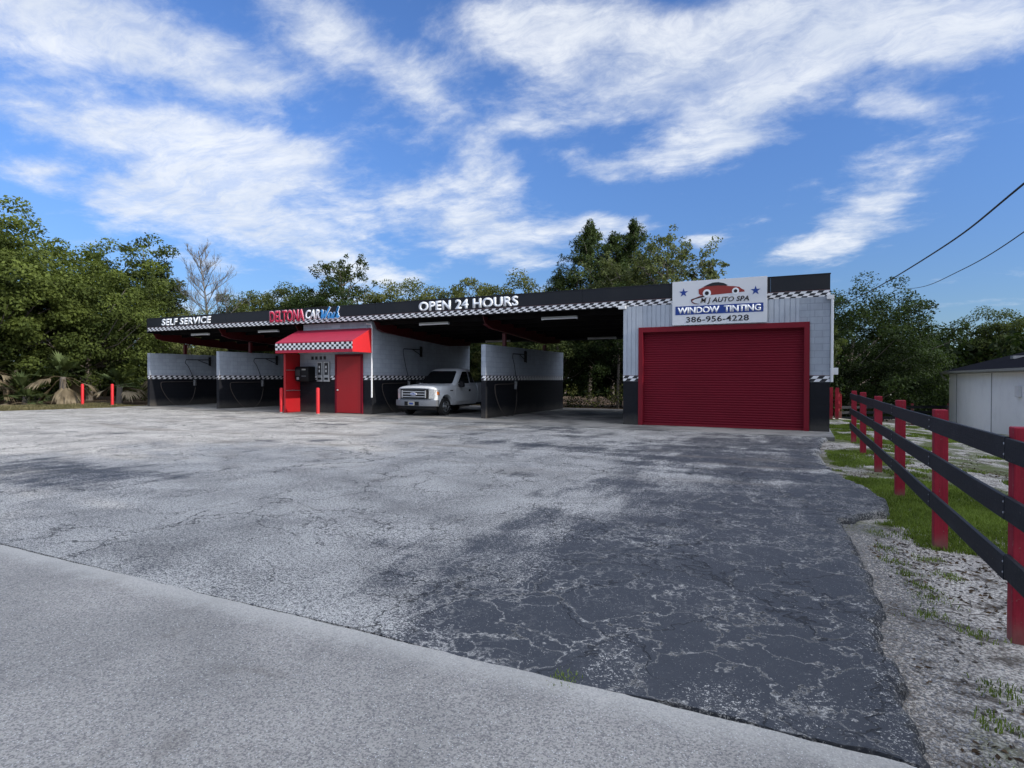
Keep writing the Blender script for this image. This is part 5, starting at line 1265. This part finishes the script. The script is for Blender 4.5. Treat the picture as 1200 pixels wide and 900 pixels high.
# ------------------------------------------------------------------ CABLES + POLE
def cable(label, pts, r):
    P = poly_smooth(pts, 10); mb = MB(); mb.tube(P, r, 6); return tag(mb.build('power_cable', M['cable'], smooth=60), label, 'power cable', None)
PX, PY = 4.6, -30.0
cable('thicker twisted power cable crossing the sky at the upper right', [(PX, PY, 7.2), (2.9, -14.5, 5.15), (2.25, -8.33, 4.58), (2.14, -2.83, 4.66), (1.45, 7.96, 4.99), (1.2, 24, 6.4)], .017)
cable('thinner power cable below the twisted one at the upper right', [(PX + .1, PY, 6.4), (2.5, -14.5, 4.35), (2.25, -8.34, 3.84), (2.5, -2.5, 4.12), (2.84, 4.19, 4.70), (3.5, 16, 6.2)], .009)
up_ = thing('utility_pole', 'wooden utility pole carrying the power cables', 'utility pole', (PX, PY, -.3))
mb = MB(); mb.tube([(0, 0, -.3), (0, 0, 8.2)], [.15, .11], 12); mb.build('shaft', M['bark'], up_, world=False)
mb = MB(); mb.box(-.9, .9, -.06, .06, 7.3, 7.42); mb.build('crossarm', M['bark'], up_, world=False)

# unseen trees right of view shade the foreground; back row added against sun dapples
SH = [(19, -31, 1.3), (20, -24.5, 1.3), (18.6, -18, 1.32), (20.2, -12, 1.3), (19, -6, 1.3), (20.4, -0.5, 1.25), (25, -28, 1.5), (26, -20.5, 1.48), (25, -13.5, 1.5), (26, -6.5, 1.5), (25.5, .5, 1.4)]
sl = ['nearest the road', 'second from the road', 'opposite the driveway corner', 'opposite the nearest fence posts', 'opposite the middle of the fence', 'beside the near end of the white building', 'back row added for denser shade, nearest the road', 'back row added for denser shade, second from the road', 'back row added for denser shade, middle', 'back row added for denser shade, fourth from the road', 'back row added for denser shade, nearest the white building']
for i, (x, y, s_) in enumerate(SH):
    plant_tree('unseen_shade_tree', 'dense unseen shade tree on the neighbouring plot, ' + sl[i], 'tree', (x, y, -1.2), T_big2 if i % 2 else T_big, LM, 'unseen shade trees on the neighbouring plot', i * 1.3, s_ * (.92 if i % 2 == 0 else 1.08))

# ------------------------------------------------------------------ SKY
w = bpy.data.worlds.new('World'); sc.world = w; w.use_nodes = True; w.cycles.sampling_method = 'MANUAL'; w.cycles.sample_map_resolution = 512; w.node_tree.nodes.clear(); t = NT(w.node_tree)
wo = t.n('ShaderNodeOutputWorld'); bg = t.n('ShaderNodeBackground'); w.node_tree.links.new(bg.outputs[0], wo.inputs[0])
sky = t.n('ShaderNodeTexSky'); sky.sky_type = 'NISHITA'; sky.sun_disc = False; sky.sun_elevation = SUN_EL
sky.sun_rotation = atan2(SUN_DIR.x, SUN_DIR.y); sky.air_density = 1.0; sky.dust_density = 0.6; sky.ozone_density = 2.0
d = t.n('ShaderNodeTexCoord').outputs['Generated']; s = t.sep(d)
az = t.math('MULTIPLY', t.math('ARCTAN2', s[1], s[0]), 180 / pi); el = t.math('MULTIPLY', t.math('ARCSINE', s[2]), 180 / pi)
zc = t.math('ADD', t.math('MAXIMUM', s[2], 0.0), 0.21)
pl = t.comb(t.math('DIVIDE', s[0], zc), t.math('DIVIDE', s[1], zc), 0.0)
# cloud banks: (azimuth, elevation, half-width, half-height, tilt, weight)
BANKS = [(152.2, 25.5, 9.8, 2.6, 1.0, 1.0), (145.9, 25.7, 8.5, 2.1, 180.0, 0.8), (150.1, 18.3, 13.2, 2.8, 6.0, 1.1), (139.3, 19.4, 7.9, 1.8, 5.0, 0.8), (140.0, 24.5, 6.1, 1.4, 176.0, 0.8), (134.3, 29.6, 6.3, 3.3, 19.0, 0.95), (151.2, 14.5, 8.9, 1.3, 5.0, 1.15), (139.4, 13.4, 10.3, 2.0, 4.0, 1.05), (141.4, 16.3, 3.4, 1.0, 3.0, 0.6), (133.6, 11.1, 6.1, 2.0, 12.0, 0.6), (125.8, 26.5, 4.6, 2.8, 23.0, 0.7), (119.3, 19.6, 5.6, 3.4, 32.0, 0.95), (120.9, 14.5, 9.0, 2.5, 11.0, 1.1), (116.8, 12.4, 4.9, 1.4, 10.0, 0.6), (112.7, 30.6, 8.9, 2.9, 3.0, 1.1), (103.1, 26.7, 13.0, 4.1, 1.0, 1.25), (94.1, 27.1, 9.6, 2.8, 1.0, 0.95), (86.1, 27.3, 9.5, 2.3, 10.0, 0.9), (78.7, 24.8, 5.3, 2.5, 9.0, 0.9), (83.1, 21.1, 4.0, 1.1, 13.0, 0.9), (107.8, 19.5, 4.0, 1.4, 8.0, 0.9), (99.9, 19.7, 6.4, 1.1, 173.0, 0.8), (113.5, 23.2, 7.3, 1.0, 178.0, 0.6), (95.5, 22.9, 5.9, 2.1, 170.0, 0.8), (84.8, 13.8, 4.2, 1.9, 152.0, 0.95), (89.2, 11.0, 5.5, 1.2, 171.0, 1.0), (98.4, 12.4, 2.4, 0.7, 4.0, 1.0), (106.6, 14.2, 4.0, 1.4, 3.0, 1.0), (94.1, 20.4, 4.1, 1.0, 179.0, 0.5), (142.8, 9.7, 7.6, 1.0, 2.0, 0.6), (129.7, 9.7, 4.7, 1.1, 8.0, 0.6), (114.3, 8.8, 4.9, 0.8, 1.0, 0.6), (135.8, 7.5, 12.4, 1.1, 178.0, 0.5)]
tot = None
for (a0, e0, ra, re, tl, wt) in BANKS:
    da = t.math('SUBTRACT', az, a0); de = t.math('SUBTRACT', el, e0); c_, s_ = cos(radians(tl)), sin(radians(tl))
    u1 = t.math('DIVIDE', t.math('ADD', t.math('MULTIPLY', da, c_), t.math('MULTIPLY', de, s_)), ra)
    v1 = t.math('DIVIDE', t.math('SUBTRACT', t.math('MULTIPLY', de, c_), t.math('MULTIPLY', da, s_)), re)
    r2 = t.math('ADD', t.math('MULTIPLY', u1, u1), t.math('MULTIPLY', v1, v1))
    gk = t.math('MULTIPLY', t.math('EXPONENT', t.math('MULTIPLY', r2, -1.0)), wt)
    tot = gk if tot is None else t.math('ADD', tot, gk)
tot = t.math('MINIMUM', tot, 1.15)
# outside the part seen here cloud cover is added to whiten the fill light
outv = t.math('MAXIMUM', t.ss(t.math('ABSOLUTE', t.math('SUBTRACT', az, 116.0)), 52.0, 75.0), t.ss(el, 38.0, 50.0))
tot = t.math('ADD', tot, t.math('MULTIPLY', outv, 0.85))
warp = t.vmath('MULTIPLY', t.vmath('SUBTRACT', t.noise(pl, 0.55, 3, 0.55, out='Color'), (0.5, 0.5, 0.5)), 0.9)
pw = t.vmath('ADD', pl, warp)
rot = t.n('ShaderNodeMapping'); rot.inputs['Rotation'].default_value = (0, 0, radians(28)); rot.inputs['Scale'].default_value = (0.9, 1.9, 1); t.put(rot.inputs[0], pw)
nA = t.noise(rot.outputs[0], 1.15, 9, 0.62, 0.15)
nB = t.noise(t.vmath('ADD', pl, t.vmath('MULTIPLY', warp, 0.4)), 3.2, 8, 0.64, 0.1)
nz = t.math('ADD', t.math('MULTIPLY', nA, 0.5), t.math('MULTIPLY', nB, 0.5))
nz = t.math('ADD', 0.5, t.math('MULTIPLY', t.math('SUBTRACT', nz, 0.5), 1.7))
w2 = t.vmath('MULTIPLY', t.vmath('SUBTRACT', t.noise(pl, 1.6, 4, 0.6, out='Color'), (0.5, 0.5, 0.5)), 0.45)
fib = t.n('ShaderNodeMapping'); fib.inputs['Rotation'].default_value = (0, 0, radians(-18)); fib.inputs['Scale'].default_value = (0.8, 1.35, 1); t.put(fib.inputs[0], t.vmath('ADD', pl, w2))
nC = t.noise(fib.outputs[0], 4.2, 8, 0.66, 0.1)
nz = t.math('ADD', nz, t.math('MULTIPLY', t.math('SUBTRACT', nC, 0.5), 0.42))
cf = t.ss(t.math('ADD', t.math('MULTIPLY', tot, 0.36), nz), 0.555, 0.95)
nD = t.noise(t.vmath('MULTIPLY', fib.outputs[0], (0.8, 1.2, 1.0)), 10.0, 6, 0.7, 0.1)
cf = t.math('MULTIPLY', cf, t.math('ADD', 0.62, t.math('MULTIPLY', t.ss(t.math('ADD', t.math('MULTIPLY', nD, 0.5), t.math('MULTIPLY', nC, 0.5)), 0.38, 0.60), 0.38)))
# clouds brighter toward the sun, as thin cloud is; unseen overhead raised for fill
sd = t.math('MAXIMUM', t.vmath('DOT_PRODUCT', d, tuple(SUN_DIR)), 0.0)
glow = t.math('ADD', t.math('ADD', 1.0, t.math('MULTIPLY', t.ss(sd, 0.45, 0.95), 4.5)), t.math('MULTIPLY', t.ss(el, 40.0, 75.0), 1.6))
cb = t.mix(t.ss(nB, 0.35, 0.7), (6.6, 7.2, 8.2, 1), (8.7, 9.0, 9.4, 1))
cb = t.vmath('MULTIPLY', cb, t.comb(glow, glow, glow))
skc = t.vmath('MULTIPLY', sky.outputs[0], t.mix(t.ss(el, 0.0, 26.0), (0.62, 0.80, 1.12, 1), (0.85, 1.18, 1.75, 1)))
c = t.mix(t.math('MULTIPLY', cf, 0.88), skc, cb)
t.put(bg.inputs[0], c); bg.inputs[1].default_value = 0.112

sl_ = bpy.data.lights.new('sun', 'SUN'); sl_.energy = 4.0; sl_.angle = radians(0.6); sl_.color = (1.0, 0.93, 0.82)
so = bpy.data.objects.new('sun', sl_); link(so); so.rotation_euler = SUN_DIR.to_track_quat('Z', 'Y').to_euler()

# ------------------------------------------------------------------ CAMERA
cd = bpy.data.cameras.new('camera'); cam = bpy.data.objects.new('camera', cd); link(cam)
cd.sensor_fit = 'HORIZONTAL'; cd.sensor_width = 36.0; cd.lens = 36.0 * 692.2 / 1200.0; cd.clip_end = 3000; cd.clip_start = .05
cam.location = (-.807, -19.865, 1.6)
cam.rotation_euler = (Matrix.Rotation(radians(25.954), 3, 'Z') @ Matrix.Rotation(radians(90 - .5828), 3, 'X') @ Matrix.Rotation(radians(.123), 3, 'Z')).to_euler()
sc.camera = cam
sc.view_settings.view_transform = 'Standard'; sc.view_settings.look = 'None'; sc.view_settings.exposure = 0; sc.view_settings.gamma = 1
sc.cycles.max_bounces = 6; sc.cycles.transparent_max_bounces = 4; sc.cycles.use_denoising = True
